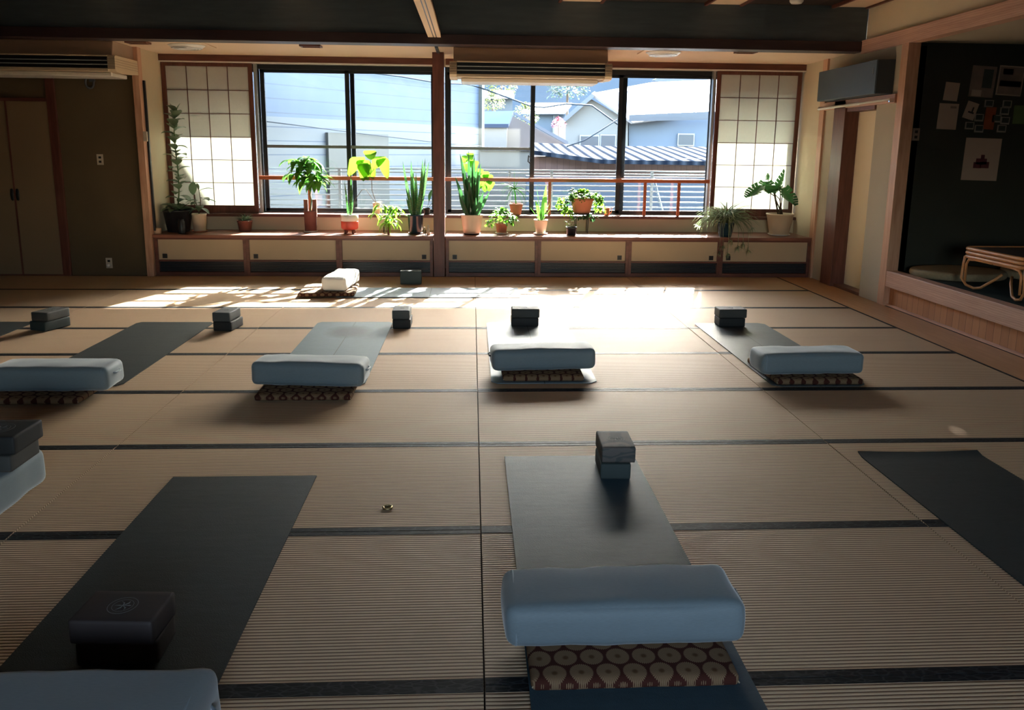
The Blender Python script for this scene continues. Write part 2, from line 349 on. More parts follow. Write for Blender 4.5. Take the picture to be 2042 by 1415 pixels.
# right wall with its narrow door
wr = MB()
wr.box(4.07, 4.19, 6.9, WY, 0, ZS); wr.box(4.07, 4.19, 5.62, 6.03, 0, 1.97); wr.box(4.07, 4.19, 5.62, 6.9, 2.06, ZS)
struct(wr.build('wall_right', 'wall_taupe'))
sbox('wall_right_upper', 'wall_cream', 4.09, 4.2, YB, 6.42, 2.64, 3.2)
sbox('wall_back', 'wall_cream', (X0, -.5, YB-.15, YB, 0, 3.2), (1.3, 6.7, YB-.15, YB, 0, 3.2), (-.5, 1.3, YB-.15, YB, 0, 1.0), (-.5, 1.3, YB-.15, YB, 2.05, 3.2))
sbox('ceiling', 'ceiling_boards', (X0, 4.2, YB, 6.7, CE, CE+.1), bevel=0)
sbox('ceiling_low', 'ceiling_beige', (X0, 4.12, 6.44, 8.1, ZS, ZS+.08))
sbox('ceiling_stage', 'wall_taupe', (4.17, 6.7, YB, 5.8, 2.53, 2.6))
# beam, rails, pillars
sbox('trim_1', 'beam_board_flare', X0, 4.09, 6.42, 6.62, 2.63, CE, bevel=.004)
sbox('trim_2', 'beam_rail', X0, 4.09, 6.405, 6.62, 2.535, 2.635, bevel=.004)
sbox('trim_3', 'reddish_wood_v', -.485, -.355, 7.22, 7.40, 0, ZS, bevel=.004)           # centre post
sbox('trim_4', 'pale_pink_wood_v', -3.79, -3.715, 7.20, 7.30, 0, ZS, bevel=.003)
sbox('trim_5', 'pale_pink_wood_v', 4.045, 4.10, 7.20, 7.32, 0, ZS, bevel=.003)
sbox('trim_6', 'pale_pink_wood_v', 4.05, 4.17, 5.50, 5.62, 0, 2.52, bevel=.003)         # stage pillar
sbox('trim_7', 'pale_pink_wood', 4.04, 4.17, YB, 6.42, 2.51, 2.645, bevel=.004)         # lintel over the stage
sbox('trim_8', 'reddish_wood', (-3.735, -.485, 7.84, 7.95, 2.475, ZS), (-.355, 4.07, 7.84, 7.95, 2.475, ZS), bevel=.003)
sbox('trim_9', 'white_enamel', (-3.735, -.485, 7.835, 7.95, 2.462, 2.475), (-.355, 4.07, 7.835, 7.95, 2.462, 2.475))
sbox('trim_10', 'reddish_wood_v', (4.03, 4.19, 6.63, 6.9, 0, 2.06), bevel=.003)
sbox('trim_11', 'pale_pink_wood', (4.03, 4.10, 5.62, 7.20, 1.97, 2.055), bevel=.003)
sbox('trim_12', 'reddish_wood', (-3.735, -.485, 7.80, 8.0, .645, .68), (-.355, 4.07, 7.80, 8.0, .645, .68), bevel=.004)   # window ledge
sbox('trim_13', 'reddish_wood_v', (-4.755, -4.665, 7.235, 7.28, 0, 2.235), (-5.72, -5.66, 7.235, 7.28, 0, 2.235), bevel=.003)
sbox('trim_14', 'reddish_wood', (-5.66, -4.755, 7.235, 7.28, 1.955, 1.99), (-5.66, -4.755, 7.235, 7.28, 0, .015), bevel=.002)
# sliding partition rail under the beam
k = MB()
for a, b in ((-.485, -.435), (-.425, -.405), (-.395, -.355)): k.box(a, b, YB, 6.404, 2.60, 2.66)
k.box(-.485, -.355, YB, 6.404, 2.63, 2.66)
struct(k.build('trim_15', 'ceiling_beige'))
sbox('trim_16', 'aluminium_dark', (-.435, -.425, YB, 6.404, 2.602, 2.63), (-.405, -.395, YB, 6.404, 2.602, 2.63), (-.43, -.40, 6.63, 7.2, 2.53, 2.55))
# main ceiling: pale strips between red-brown battens
st = MB(); bt = MB()
for xa, xb in ((-3.9, -3.5), (-2.0, -1.6), (.87, 1.27), (2.38, 2.72), (3.72, 4.05)):
    st.box(xa, xb, YB, 6.42, CE-.012, CE); bt.box(xa-.03, xa, YB, 6.42, CE-.03, CE); bt.box(xb, xb+.03, YB, 6.42, CE-.03, CE)
struct(st.build('trim_17', 'ceiling_beige')); struct(bt.build('trim_18', 'reddish_wood'))
# door in the right wall
dn = MB(); dn.box(4.19, 4.225, 6.0, 6.92, .03, 1.93)
d2 = struct(dn.build('door_2', 'door_cream', loc=(4.2, 6.4, 0)))
sbox('trim_19', 'reddish_wood', (4.07, 4.24, 6.03, 6.63, 0, .03), (4.05, 4.24, 6.03, 6.63, 1.93, 1.97), bevel=.002)
sbox('wall_closet', 'wall_taupe', 4.24, 4.3, 5.62, 7.3, 0, 2.5)
# cupboard doors in the left part of the far wall
d1 = MB(); d1.box(-5.195, -4.755, 7.245, 7.268, .015, 1.955); d1b = MB(); d1b.box(-5.66, -5.215, 7.245, 7.268, .015, 1.955)
D1 = struct(d1.build('door_1', 'door_tan', loc=(-5.2, 7.25, 0)))
d1b.build('door_panel', 'door_tan', D1); m = MB(); m.box(-5.215, -5.195, 7.24, 7.268, .015, 1.955); m.build('door_stile', 'reddish_wood_v', D1)
for x in (-5.235, -5.175):
    m = MB(); m.lathe((0, 0, 0), [(.0, -.07), (.016, -.06), (.022, 0), (.016, .06), (.0, .07)], 14)
    m.v = [(x+v[0], 7.243+v[1]*.35, .925+v[2]) for v in m.v]; m.build('handle', 'black_plastic', D1)

# stage at the right
sbox('stage_floor', 'green_felt', (4.17, 6.7, YB, 5.62, .12, .333))
bpy.data.objects['stage_floor'].name = 'floor_stage'
sbox('trim_20', 'pale_pink_wood', 4.055, 4.17, YB, 5.5, .195, .352, bevel=.005)
sbox('trim_21', 'stage_planks', 4.11, 4.15, YB, 5.5, 0, .195)
sbox('baseboard_right', 'pale_pink_wood', (4.085, 4.11, YB, 5.5, 0, .018))
sbox('wall_stage_far', 'wall_dark_green', 4.17, 6.7, 5.62, 5.75, .12, 2.6)
sbox('wall_stage_right', 'wall_dark_green', 6.7, 6.85, YB, 5.8, 0, 2.7)
# windows -----------------------------------------------------------------------
def window(name, xa, xb, sashes, bars):
    fr = MB(); fr.box(xa, xb, 8.0, 8.09, .68, .70); fr.box(xa, xb, 8.0, 8.09, 2.41, 2.47); fr.box(xa, xa+.03, 8.0, 8.09, .70, 2.41); fr.box(xb-.03, xb, 8.0, 8.09, .70, 2.41)
    W = struct(fr.build(name, 'aluminium_dark', loc=((xa+xb)/2, 8.04, .68), bevel=.003))
    for i, (a, b) in enumerate(sashes):
        y = 8.02 if i % 2 == 0 else 8.055
        s = MB(); w = .052
        s.box(a, a+w, y, y+.03, .70, 2.41); s.box(b-w, b, y, y+.03, .70, 2.41); s.box(a, b, y, y+.03, .70, .735); s.box(a, b, y, y+.03, 2.375, 2.41)
        if i in bars: s.box(a+w, b-w, y-.004, y+.034, 1.477, 1.513, 1)  # bar lighter and bluer than the sash: sky reflection put into its colour
        o = s.build('sash', ['aluminium_dark', 'aluminium_blue'], W, bevel=.002)
        g = MB(); g.box(a+w, b-w, y+.012, y+.016, .735, 2.375); g.build('pane', 'window_glass', o)
    return W
w1 = window('window_1', -3.72, -.47, [(-3.7, -2.62), (-2.62, -1.48), (-1.59, -.49)], (1, 2))
w2 = window('window_2', -.37, 4.06, [(-.35, .745), (.69, 1.90), (1.79, 2.99), (2.97, 4.04)], (0,))
# latch hook on the right window
m = MB(); m.tube([onY(1058, 315, 8.0), onY(1054, 310, 7.985), onY(1053, 322, 7.985), onY(1058, 326, 7.99)], .008, 8); m.build('latch', 'aluminium_dark', w2)
# silver jamb faces next to the shoji
sbox('trim_22', 'aluminium_silver', (-2.66, -2.63, 7.93, 8.0, .68, 2.46), (2.945, 2.975, 7.93, 8.0, .68, 2.46))
# shoji screens
def shoji(label, xa, xb):
    t = thing('shoji_screen', label, 'screen', ((xa+xb)/2, 7.9, .68))
    fr = MB(); fr.box(xa, xa+.05, 7.885, 7.915, .68, 2.462); fr.box(xb-.05, xb, 7.885, 7.915, .68, 2.462); fr.box(xa+.05, xb-.05, 7.885, 7.915, 2.42, 2.462); fr.box(xa+.05, xb-.05, 7.885, 7.915, .68, .775)
    fr.build('frame', 'reddish_wood_v', t, bevel=.002)
    L = MB(); a, b = xa+.05, xb-.05
    for i in range(1, 4): x = a+(b-a)*i/4; L.box(x-.004, x+.004, 7.889, 7.899, .775, 2.42)
    for i in range(1, 6): z = .775+(2.42-.775)*i/6; L.box(a, b, 7.888, 7.898, z-.004, z+.004)
    L.build('lattice', 'reddish_wood_v', t)
    p = MB(); p.box(a, b, 7.9, 7.901, .775, 2.42); p.build('paper', 'shoji_paper', t)
shoji('paper shoji screen left of the windows, behind the tall rubber plant', -3.73, -2.665)
shoji('paper shoji screen right of the windows, behind the monstera', 2.98, 4.045)
# wooden rails inside the windows
def rail(label, xa, xb, posts):
    t = thing('window_rail', label, 'railing', ((xa+xb)/2, 7.86, 1.1), 'wooden safety rails inside the windows')
    m = MB(); m.box(xa, xb, 7.835, 7.875, 1.095, 1.14); m.build('rail', 'rail_wood', t, bevel=.004)
    for x in posts: m = MB(); m.box(x-.018, x+.018, 7.84, 7.872, .68, 1.095); m.build('post', 'rail_wood', t, bevel=.003)
rail('reddish wooden safety rail across the left window', -2.63, -.47, (-2.03,))
rail('reddish wooden safety rail across the right window', -.37, 2.945, (2.13, 2.56, .93))
# bench and cupboards ------------------------------------------------------------
def bench(label, xa, xb):
    m = MB(); m.box(xa, xb, 7.235, 7.88, .445, BT); tag(m.build('bench_top', 'bench_wood', loc=((xa+xb)/2, 7.5, .445), bevel=.004), label, 'shelf', 'wooden shelf boards under the windows')
bench('long wooden shelf board left of the centre post, carrying potted plants', -3.735, -.49)
bench('long wooden shelf board right of the centre post, carrying potted plants', -.35, 4.045)
CB = [(-3.70, -2.66, 'l', 'leftmost, under the tall rubber plant'), (-2.66, -1.59, 'l', 'second from the left wall, under the slim brown vase'), (-1.59, -.495, 'r', 'just left of the centre post'),
      (-.345, .745, 'l', 'just right of the centre post'), (.745, 1.83, 'r', 'under the terracotta pot on a stand'), (1.83, 2.94, 'r', 'left of the hanging spider plant tips'), (2.94, 4.04, 'l', 'rightmost, below the monstera')]
for xa, xb, side, where in CB:
    t = thing('low_cupboard', 'low cream-panelled cupboard with dark vent, '+where, 'cabinet', ((xa+xb)/2, 7.3, 0), 'low cupboards under the window shelf')
    m = MB(); m.box(xa, xa+.035, 7.24, 7.7, 0, .445); m.box(xb-.035, xb, 7.24, 7.7, 0, .445); m.box(xa+.035, xb-.035, 7.24, 7.3, .425, .445); m.box(xa+.035, xb-.035, 7.24, 7.3, .17, .188); m.box(xa+.035, xb-.035, 7.245, 7.3, 0, .045); m.box(xa+.035, xb-.035, 7.66, 7.7, .045, .445)
    m.build('body', 'reddish_wood', t, bevel=.002)
    m = MB(); m.box(xa+.036, xb-.036, 7.258, 7.275, .189, .424); P = m.build('sliding_door', 'fusuma_cream', t)
    px = xa+.105 if side == 'l' else xb-.105
    m = MB(); m.box(px-.026, px+.026, 7.252, 7.259, .205, .257); m.box(px-.018, px+.018, 7.2505, 7.2525, .213, .249, 1); m.build('finger_pull', ['aluminium_dark', 'black_hole'], P)
    m = MB(); m.box(xa+.036, xb-.036, 7.29, 7.30, .046, .169)
    for i in range(8): z = .055+i*.0145; m.box(xa+.036, xb-.036, 7.262, 7.289, z, z+.006, 1)
    m.build('vent_grille', ['black_grille', 'louver_blue'], t)

# air conditioners -----------------------------------------------------------------
def aircon(label, xa, xb):
    t = thing('air_conditioner', label, 'air conditioner', ((xa+xb)/2, 6.95, 2.22), 'beige ceiling air conditioners')
    pr = [(6.70, 2.548), (6.66, 2.40), (6.635, 2.385), (6.63, 2.26), (6.66, 2.235), (6.80, 2.225), (7.26, 2.25), (7.26, 2.548)]
    def ext(a, b, pf, mi=0, M_=None):
        M_ = M_ or MB(); n = len(pf); vs = [(a, y, z) for y, z in pf]+[(b, y, z) for y, z in pf]
        M_.add(vs, [tuple(range(n)), tuple(range(2*n-1, n-1, -1))]+[(i, i+n, (i+1) % n+n, (i+1) % n) for i in range(n)], mi); return M_
    body = [(6.69, 2.40), (6.69, 2.255), (6.80, 2.245), (7.26, 2.262), (7.26, 2.40)]
    ext(xa+.04, xb-.04, body).build('casing', 'ac_beige', t)
    ext(xa+.04, xb-.04, [(6.72, 2.547), (6.675, 2.402), (7.26, 2.402), (7.26, 2.547)]).build('top_cover', 'ac_top', t, bevel=.006)
    for a, b in ((xa, xa+.075), (xb-.075, xb)):
        e = ext(a, b, [(6.66, 2.398), (6.635, 2.385), (6.63, 2.26), (6.66, 2.235), (6.80, 2.225), (7.26, 2.25), (7.26, 2.398)])
        for i in range(4): e.box(a-.002, b+.002, 6.627, 7.24, 2.285+i*.025, 2.289+i*.025, 1)
        e.build('end_cap', ['ac_beige', 'ac_top'], t)
    m = MB(); m.box(xa+.075, xb-.075, 6.65, 6.69, 2.27, 2.385); m.build('air_outlet', 'black_grille', t)
    for z in (2.305, 2.345): m = MB(); m.box(xa+.08, xb-.08, 6.633, 6.649, z-.004, z+.004); m.build('louver', 'louver_light', t)
    m = MB(); m.box(xa+.076, xb-.076, 6.632, 6.689, 2.387, 2.40); m.box(xa+.076, xb-.076, 6.636, 6.689, 2.237, 2.268); m.build('front_lip', 'ac_beige', t, bevel=.003)
    m = MB(); m.box(xa+.12, xb-.12, 6.82, 7.2, 2.20, 2.243); m.build('intake_panel', 'white_enamel', t, bevel=.01)
aircon('beige ceiling air conditioner hanging in front of the right window', -.275, 1.455)
aircon('beige ceiling air conditioner cut off at the left edge, over the olive wall', -5.45, -3.72)

# fittings on the low ceiling
def ceil_light(x, y, label):
    t = thing('ceiling_diffuser', label, 'vent', (x, y, ZS), 'round diffusers in square plates')
    m = MB(); m.box(x-.24, x+.24, y-.24, y+.24, ZS-.012, ZS-.001); m.build('plate', 'ceiling_beige', t, bevel=.004)
    m = MB(); m.lathe((x, y, ZS), [(.06, -.05), (.15, -.045), (.18, -.02), (.19, -.013)], 32); m.build('diffuser', 'white_enamel', t)
    m = MB()
    for r in (.09, .12, .15): m.tube([(x+r*math.cos(a*PI/12), y+r*math.sin(a*PI/12), ZS-.05+(r-.06)*.08) for a in range(24)], .005, 6, closed=True)
    m.build('ring', 'aluminium_silver', t)
a = onZ(372, 92, ZS-.02); ceil_light(a.x, a.y, 'round white diffuser in square plate on the low ceiling, left, beside the air conditioner')
a = onZ(1323, 106, ZS-.02); ceil_light(a.x, a.y, 'round white diffuser in square plate on the low ceiling, right of the central air conditioner')
for (u, v, w) in ((620, 92, 'above the left window'), (955, 98, 'behind the top of the central air conditioner'), (1487, 104, 'above the right shoji screen'), (275, 85, 'beside the left air conditioner')):
    a = onZ(u, v, ZS-.01); m = MB()
    x, y = a.x, a.y
    for q in ((x-.11, x+.11, y-.07, y-.055), (x-.11, x+.11, y+.055, y+.07), (x-.11, x-.095, y-.055, y+.055), (x+.095, x+.11, y-.055, y+.055)): m.box(*q, ZS-.02, ZS-.001)
    m.box(x-.095, x+.095, y-.055, y+.055, ZS-.008, ZS-.001, 1)
    tag(m.build('ceiling_slot', ['reddish_wood', 'wall_cream'], loc=(x, y, ZS-.02)), 'small framed rectangular slot in the low ceiling '+w, 'vent', 'small slots in the low ceiling')
a = onZ(1587, 2, CE-.02); m = MB(); m.lathe((a.x, a.y-.02, CE-.05), [(.0, 0), (.05, .002), (.065, .02), (.07, .049)], 24)
tag(m.build('downlight', 'white_enamel', loc=(a.x, a.y, CE-.05)), 'small round white light on the main ceiling at the top edge', 'light')

# fittings on the left wall
def outlet(label, p, axis='y', plug=False, s=1.0):
    t = thing('wall_outlet', label, 'outlet', p); x, y, z = p
    m = MB(); m.box(x-.036*s, x+.036*s, y-.008, y, z-.06*s, z+.06*s); m.build('plate', 'switch_ivory' if s >= 1 else 'switch_ivory', t, bevel=.003)
    for dz in (-.024, .024): m = MB(); m.box(x-.014, x+.014, y-.0105, y-.0078, z+dz-.012, z+dz+.012); m.build('socket', 'black_hole', t)
    if plug: m = MB(); m.lathe((0, 0, 0), [(.02, 0), (.022, .02), (.012, .035)], 14); m.v = [(x+v[0], y-.011-v[2], z-.024+v[1]) for v in m.v]; m.build('plug', 'white_enamel', t)
outlet('ivory wall outlet at switch height on the olive wall', onY(200, 318, 7.268))
outlet('ivory wall outlet with a white plug near the floor on the olive wall', onY(218, 524, 7.268), plug=True)
p = onY(182, 163, 7.25); t = thing('cable_hook', 'grey hook with a coiled cord high on the olive wall', 'hook', (p.x, 7.268, p.z))
m = MB(); m.box(p.x-.02, p.x+.04, 7.235, 7.267, p.z, p.z+.05); m.build('bracket', 'roof_grey', t, bevel=.004)
m = MB(); m.tube([(p.x-.02+.045*math.cos(a*PI/8), 7.25+.004*math.sin(a), p.z-.01+.06*math.sin(a*PI/8)) for a in range(16)], .012, 8, closed=True); m.build('cord', 'roof_grey', t)
m = MB(); m.box(-3.712, -3.69, 7.28, 7.31, .52, 2.2); 
tag(m.build('cable_duct', 'aluminium_dark', loc=(-3.70, 7.3, .52)), 'thin dark cable duct running down beside the left air conditioner', 'duct')
p = onY(291, 272, 7.2); m = MB(); m.box(p.x-.02, p.x+.022, 7.17, 7.199, p.z-.055, p.z+.055)
tag(m.build('wall_remote', 'switch_ivory', loc=p, bevel=.004), 'small ivory controller on the pale post left of the shoji screen', 'remote')

# right wall: dark unit over the door, curtain rod
t = thing('wall_unit', 'dark slate box unit high on the right wall above the cream door', 'cabinet', (4.0, 6.2, 2.06))
m = MB(); m.box(3.89, 4.069, 5.74, 7.05, 2.06, 2.385); m.build('body', 'cabinet_slate', t, bevel=.006)
m = MB(); m.box(3.885, 3.889, 5.745, 7.04, 2.065, 2.38); m.build('front_panel', 'cabinet_slate', t)
m = MB(); m.box(3.878, 3.8845, 5.79, 5.80, 2.25, 2.31); m.build('handle', 'chrome', t)  # chrome sliver stands in for a small white highlight near the corner
t = thing('tension_rod', 'white tension rod below the dark wall unit by the right door', 'rod', (3.99, 6.4, 1.985))
m = MB(); m.tube([(3.985, 5.63, 2.0), (3.985, 7.22, 1.985)], .011, 12); m.build('rod', 'white_enamel', t)
m = MB(); m.tube([(3.985, 6.25, 1.994), (3.985, 7.21, 1.985)], .015, 12); m.build('sleeve', 'white_enamel', t)
for y in (5.64, 7.2): m = MB(); m.box(3.985, 4.04 if y > 6 else 4.069, y-.012, y+.012, 1.975, 2.01); m.build('bracket', 'chrome', t)

# stage: papers, outlet, rattan table, floor cushions ---------------------------------
def sheet(name, label, cat, u0, v0, u1, v1, mat, tilt=0, group=None, art=None):
    a = onY(u0, v0, 5.612); b = onY(u1, v1, 5.612); c = (a+b)/2; w, h = abs(b.x-a.x)/2, abs(a.z-b.z)/2
    m = MB(); ca, sa = math.cos(tilt), math.sin(tilt)
    m.obox((c.x, 5.618, c.z), V(w*ca, 0, w*sa), V(0, .0022, 0), V(-h*sa, 0, h*ca))
    if art:
        for (fx, fz, fw, fh, mi) in art:
            cc = V(c.x+fx*w*ca-fz*h*sa, 5.6135, c.z+fx*w*sa+fz*h*ca); m.obox(cc, V(w*fw*ca, 0, w*fw*sa), V(0, .001, 0), V(-h*fh*sa, 0, h*fh*ca), mi)
    tag(m.build(name, mat, loc=(c.x, 5.616, c.z)), label, cat, group)
sheet('pinned_paper', 'pale sheet pinned upper left, above another pale sheet', 'paper', 1886, 164, 1910, 201, ['poster_pale'], -.08)
sheet('pinned_paper', 'pale sheet with a small mark, directly below the smaller pale sheet', 'paper', 1874, 206, 1907, 258, ['poster_pale', 'poster_dusk'], -.03, art=[(.45, .72, .3, .08, 1)])
sheet('pinned_paper', 'tilted pale card with a dark figure, left of the small photos', 'paper', 1927, 203, 1946, 238, ['poster_pale', 'black_hole'], -.28, art=[(.1, -.2, .5, .09, 1), (.25, .15, .12, .3, 1)])
sheet('poster', 'grey-green printed poster, upper middle of the stage wall', 'poster', 1940, 131, 1981, 194, ['poster_dusk', 'poster_teal', 'poster_pale'], -.05, art=[(.35, .2, .4, .6, 1), (-.4, -.75, .4, .2, 2)])
sheet('poster', 'dark landscape poster at the upper right of the stage wall', 'poster', 1994, 131, 2037, 191, ['poster_pale', 'poster_dusk', 'black_hole'], -.05, art=[(0, 0, .92, .92, 1), (0, -.2, .85, .2, 2), (-.3, .6, .4, .2, 2)])
sheet('poster', 'large pale sheet with a plum-coloured flower, lowest on the stage wall', 'poster', 1927, 275, 1988, 360, ['poster_pale', 'poster_plum'], -.02, art=[(.0, -.1, .3, .14, 1), (-.2, -.28, .22, .14, 1), (.2, -.26, .25, .15, 1), (.05, .12, .1, .1, 1)])
sheet('pinned_paper', 'orange and brown postcard among the small photos', 'paper', 1967, 213, 1982, 258, ['poster_orange'], -.05)
sheet('pinned_paper', 'yellow-green sheet at the right edge of the stage wall', 'paper', 2024, 210, 2050, 247, ['stem_green'], 0)
for i, (u, v, lab) in enumerate(((1934, 250, 'lowest left, below the tilted card'), (1953, 234, 'right beside the tilted card'), (1953, 256, 'lowest, left of the orange card'), (1973, 206, 'just above the orange card'), (1988, 236, 'touching the right side of the orange card'),
                              (2009, 207, 'topmost of the right column'), (2004, 221, 'second in the right column'), (2005, 240, 'third in the right column'), (1998, 256, 'lowest of the right column'))):
    sheet('instant_photo', 'small white-framed dark photo on the stage wall, '+lab, 'photo', u-8, v-7, u+8, v+8, ['photo_white', 'photo_dark'], -.03, 'small photos on the stage wall', [(0, .1, .75, .68, 1)])
p = onY(1826, 268, 5.618); t = thing('wall_outlet', 'dim wall outlet on the dark stage wall behind the pillar', 'outlet', p)
m = MB(); m.box(p.x-.036, p.x+.036, 5.610, 5.619, p.z-.06, p.z+.06); m.build('plate', 'poster_dusk', t, bevel=.003)
for dz in (-.025, .025): m = MB(); m.box(p.x-.014, p.x+.014, 5.607, 5.6098, p.z+dz-.013, p.z+dz+.013); m.build('socket', 'black_hole', t)
# rattan table
SZ = .334
t = thing('rattan_table', 'low rattan table with dark top on the green stage floor', 'table', (4.75, 4.3, SZ))
tz = .685; xa, xb, ya, yb = 4.27, 5.35, 3.86, 4.66
def loop(z, r, dx=0, n=6, rad=.08):
    P = []
    for cx, cy, a0 in ((xb-rad, yb-rad, 0), (xa+rad, yb-rad, 90), (xa+rad, ya+rad, 180), (xb-rad, ya+rad, 270)):
        for i in range(n+1): a = math.radians(a0+90*i/n); P.append((cx+rad*math.cos(a), cy+rad*math.sin(a), z))
    m = MB(); m.tube(P, r, 10, closed=True); return m
for z in (tz, tz-.034, tz-.068): loop(z, .016).build('rim', 'rattan', t)
m = MB(); m.box(xa+.015, xb-.015, ya+.015, yb-.015, tz-.012, tz+.008); m.build('tabletop', 'rattan_top', t, bevel=.01)
for (x, y, s) in ((xa, ya, 1), (xa, yb, -1), (xb, ya, 1), (xb, yb, -1)):
    m = MB(); sx = 1 if x == xa else -1
    m.tube([(x+.01*sx, y+.02*s, tz-.07), (x+.008*sx, y+.01*s, .55), (x+.01*sx, y+.0*s, .42), (x+.025*sx, y+.05*s, SZ+.03), (x+.045*sx, y+.13*s, SZ+.013), (x+.06*sx, y+.2*s, SZ+.03), (x+.11*sx, y+.3*s, .45), (x+.14*sx, y+.34*s, .5)], .0115, 10)
    m.tube([(x+.012*sx, y+.05*s, .40), (x+.008*sx, y+.05*s, .55), (x+.006*sx, y+.08*s, .59), (x+.006*sx, y+.16*s, .60), (x+.006*sx, y+.39*s, .60)], .011, 10)
    m.build('leg', 'rattan', t)
m = MB(); m.box(4.62, 4.80, 4.05, 4.2, tz+.009, tz+.03); tag(m.build('booklet', 'book_cover', loc=(4.7, 4.1, tz+.009), bevel=.002), 'small pale booklet lying on the rattan table', 'book')
def straw_cushion(label, cx, cy, rx, ry, h=.06):
    m = MB(); prof = []
    n = 9
    for i in range(n+1): a = PI*i/n; prof.append((max(.001, 1-.06*(1-math.sin(a))) if 0 < i < n else .8, h*.5-h*.5*math.cos(a)))
    m.lathe((0, 0, 0), [(r, z) for r, z in prof], 40); m.v = [(cx+v[0]*rx, cy+v[1]*ry, SZ+v[2]) for v in m.v]
    o = m.build('straw_cushion', 'cushion_straw', loc=(cx, cy, SZ)); tag(o, label, 'cushion')
straw_cushion('braided straw floor cushion at the back of the stage beside the pillar', 4.62, 5.25, .44, .34, .07)
straw_cushion('braided straw floor cushion at the back of the stage behind the rattan table', 5.45, 5.2, .38, .36, .07)
straw_cushion('braided straw cushion on the stage edge at the right border, before the table', 4.62, 3.36, .36, .36, .05)

# ================================================================= YOGA THINGS
def rounded_box(name, mat, sx, sy, sz, r, parent=None, n=9, puff=.0, bumps=0, seed=0, loc=(0, 0, 0)):
    # closed soft box, origin at centre of its underside
    me = MB(); idx = {}; vs = []
    def pt(a, b, c):
        key = (round(a, 5), round(b, 5), round(c, 5))
        if key in idx: return idx[key]
        p = V(a*sx/2, b*sy/2, c*sz/2); q = V(*(max(-s/2+r, min(s/2-r, x)) for x, s in zip(p, (sx, sy, sz))))
        d = p-q; 
        if d.length > 1e-9: d = d.normalized()*r
        p = q+d
        p.z += puff*(1-a*a)*(1-b*b)*c; p.y += puff*.6*(1-a*a)*(1-c*c)*b; p.x += puff*.6*(1-b*b)*(1-c*c)*a
        if bumps:
            nn = noise.noise(V(p.x*9+seed*3.1, p.y*9, p.z*9+seed)); p += (d.normalized() if d.length else V(0, 0, c))*nn*bumps
        p.z = max(p.z+sz/2, 0); idx[key] = len(vs); vs.append(p); return idx[key]
    def g(N):   # denser near the edges
        return [math.sin(PI/2*(-1+2*i/N)) for i in range(N+1)]
    G = g(n*2); Gz = g(n)
    fs = []
    def grid(A, B, fn, flip):
        for i in range(len(A)-1):
            for j in range(len(B)-1):
                q = [fn(A[i], B[j]), fn(A[i+1], B[j]), fn(A[i+1], B[j+1]), fn(A[i], B[j+1])]
                if flip: q = q[::-1]
                if len(set(q)) == 4: fs.append(tuple(q))
    grid(G, G, lambda a, b: pt(a, b, 1), False); grid(G, G, lambda a, b: pt(a, b, -1), True)
    grid(G, Gz, lambda a, c: pt(a, -1, c), False); grid(G, Gz, lambda a, c: pt(a, 1, c), True)
    grid(G, Gz, lambda b, c: pt(1, b, c), False); grid(G, Gz, lambda b, c: pt(-1, b, c), True)
    me.add(vs, fs, 0, True); o = me.build(name, mat, parent, loc=None if parent is not None else (0, 0, 0)); return o
def place(o, x, y, z, rz=0): o.location = (x, y, z); o.rotation_euler = (0, 0, rz); return o

def bolster(label, x, y, z, L=.68, D=.26, H=.145, rz=0, mat='linen_blue_grey', seed=0, handle=1, tiltx=0, strap=False):
    t = thing('yoga_bolster', label, 'bolster', (0, 0, 0), 'rectangular yoga bolsters')
    rounded_box('cover', mat, L, D, H, .034, t, 10, .008, .006, seed)
    for s in (-1, 1):          # piped seam round each end
        P = []; r = .036; hx = s*(L/2-.012)
        for cx, cz, a0 in ((D/2-r, H-r, 0), (-D/2+r, H-r, 90), (-D/2+r, r, 180), (D/2-r, r, 270)):
            for i in range(5): a = math.radians(a0+90*i/4); P.append((hx-s*.02, cx+(r-.006)*math.cos(a), cz+(r-.006)*math.sin(a)))
        m = MB(); m.tube(P, .005, 6, closed=True); m.build('piping', 'piping_grey', t)
    if handle:
        s = handle; X = s*(L/2+.001)
        m = MB(); m.tube([(X-s*.004, -.05, H*.66), (X+s*.013, -.03, H*.63), (X+s*.015, .03, H*.63), (X-s*.004, .05, H*.66)], .006, 6); m.build('handle', 'piping_grey' if not strap else 'webbing_dark', t)
    t.location = (x, y, z); t.rotation_euler = (tiltx, 0, rz); return t
def zabuton(label, x, y, sx=.59, sy=.56, h=.05, rz=0, seed=0):
    t = thing('floor_cushion', label, 'cushion', (0, 0, 0), 'brown chrysanthemum-print floor cushions')
    rounded_box('cover', 'chrysanthemum_print', sx, sy, h, .016, t, 10, .006, .003, seed)
    for a, b in ((-1, -1), (1, -1), (1, 1), (-1, 1)):
        m = MB(); m.tube([(a*(sx/2-.012), b*(sy/2-.012), h*.6), (a*(sx/2-.002), b*(sy/2-.002), h*.35)], [.004, .002], 6); m.build('tassel', 'cushion_straw', t)
    t.location = (x, y, .0065); t.rotation_euler = (0, 0, rz); return t
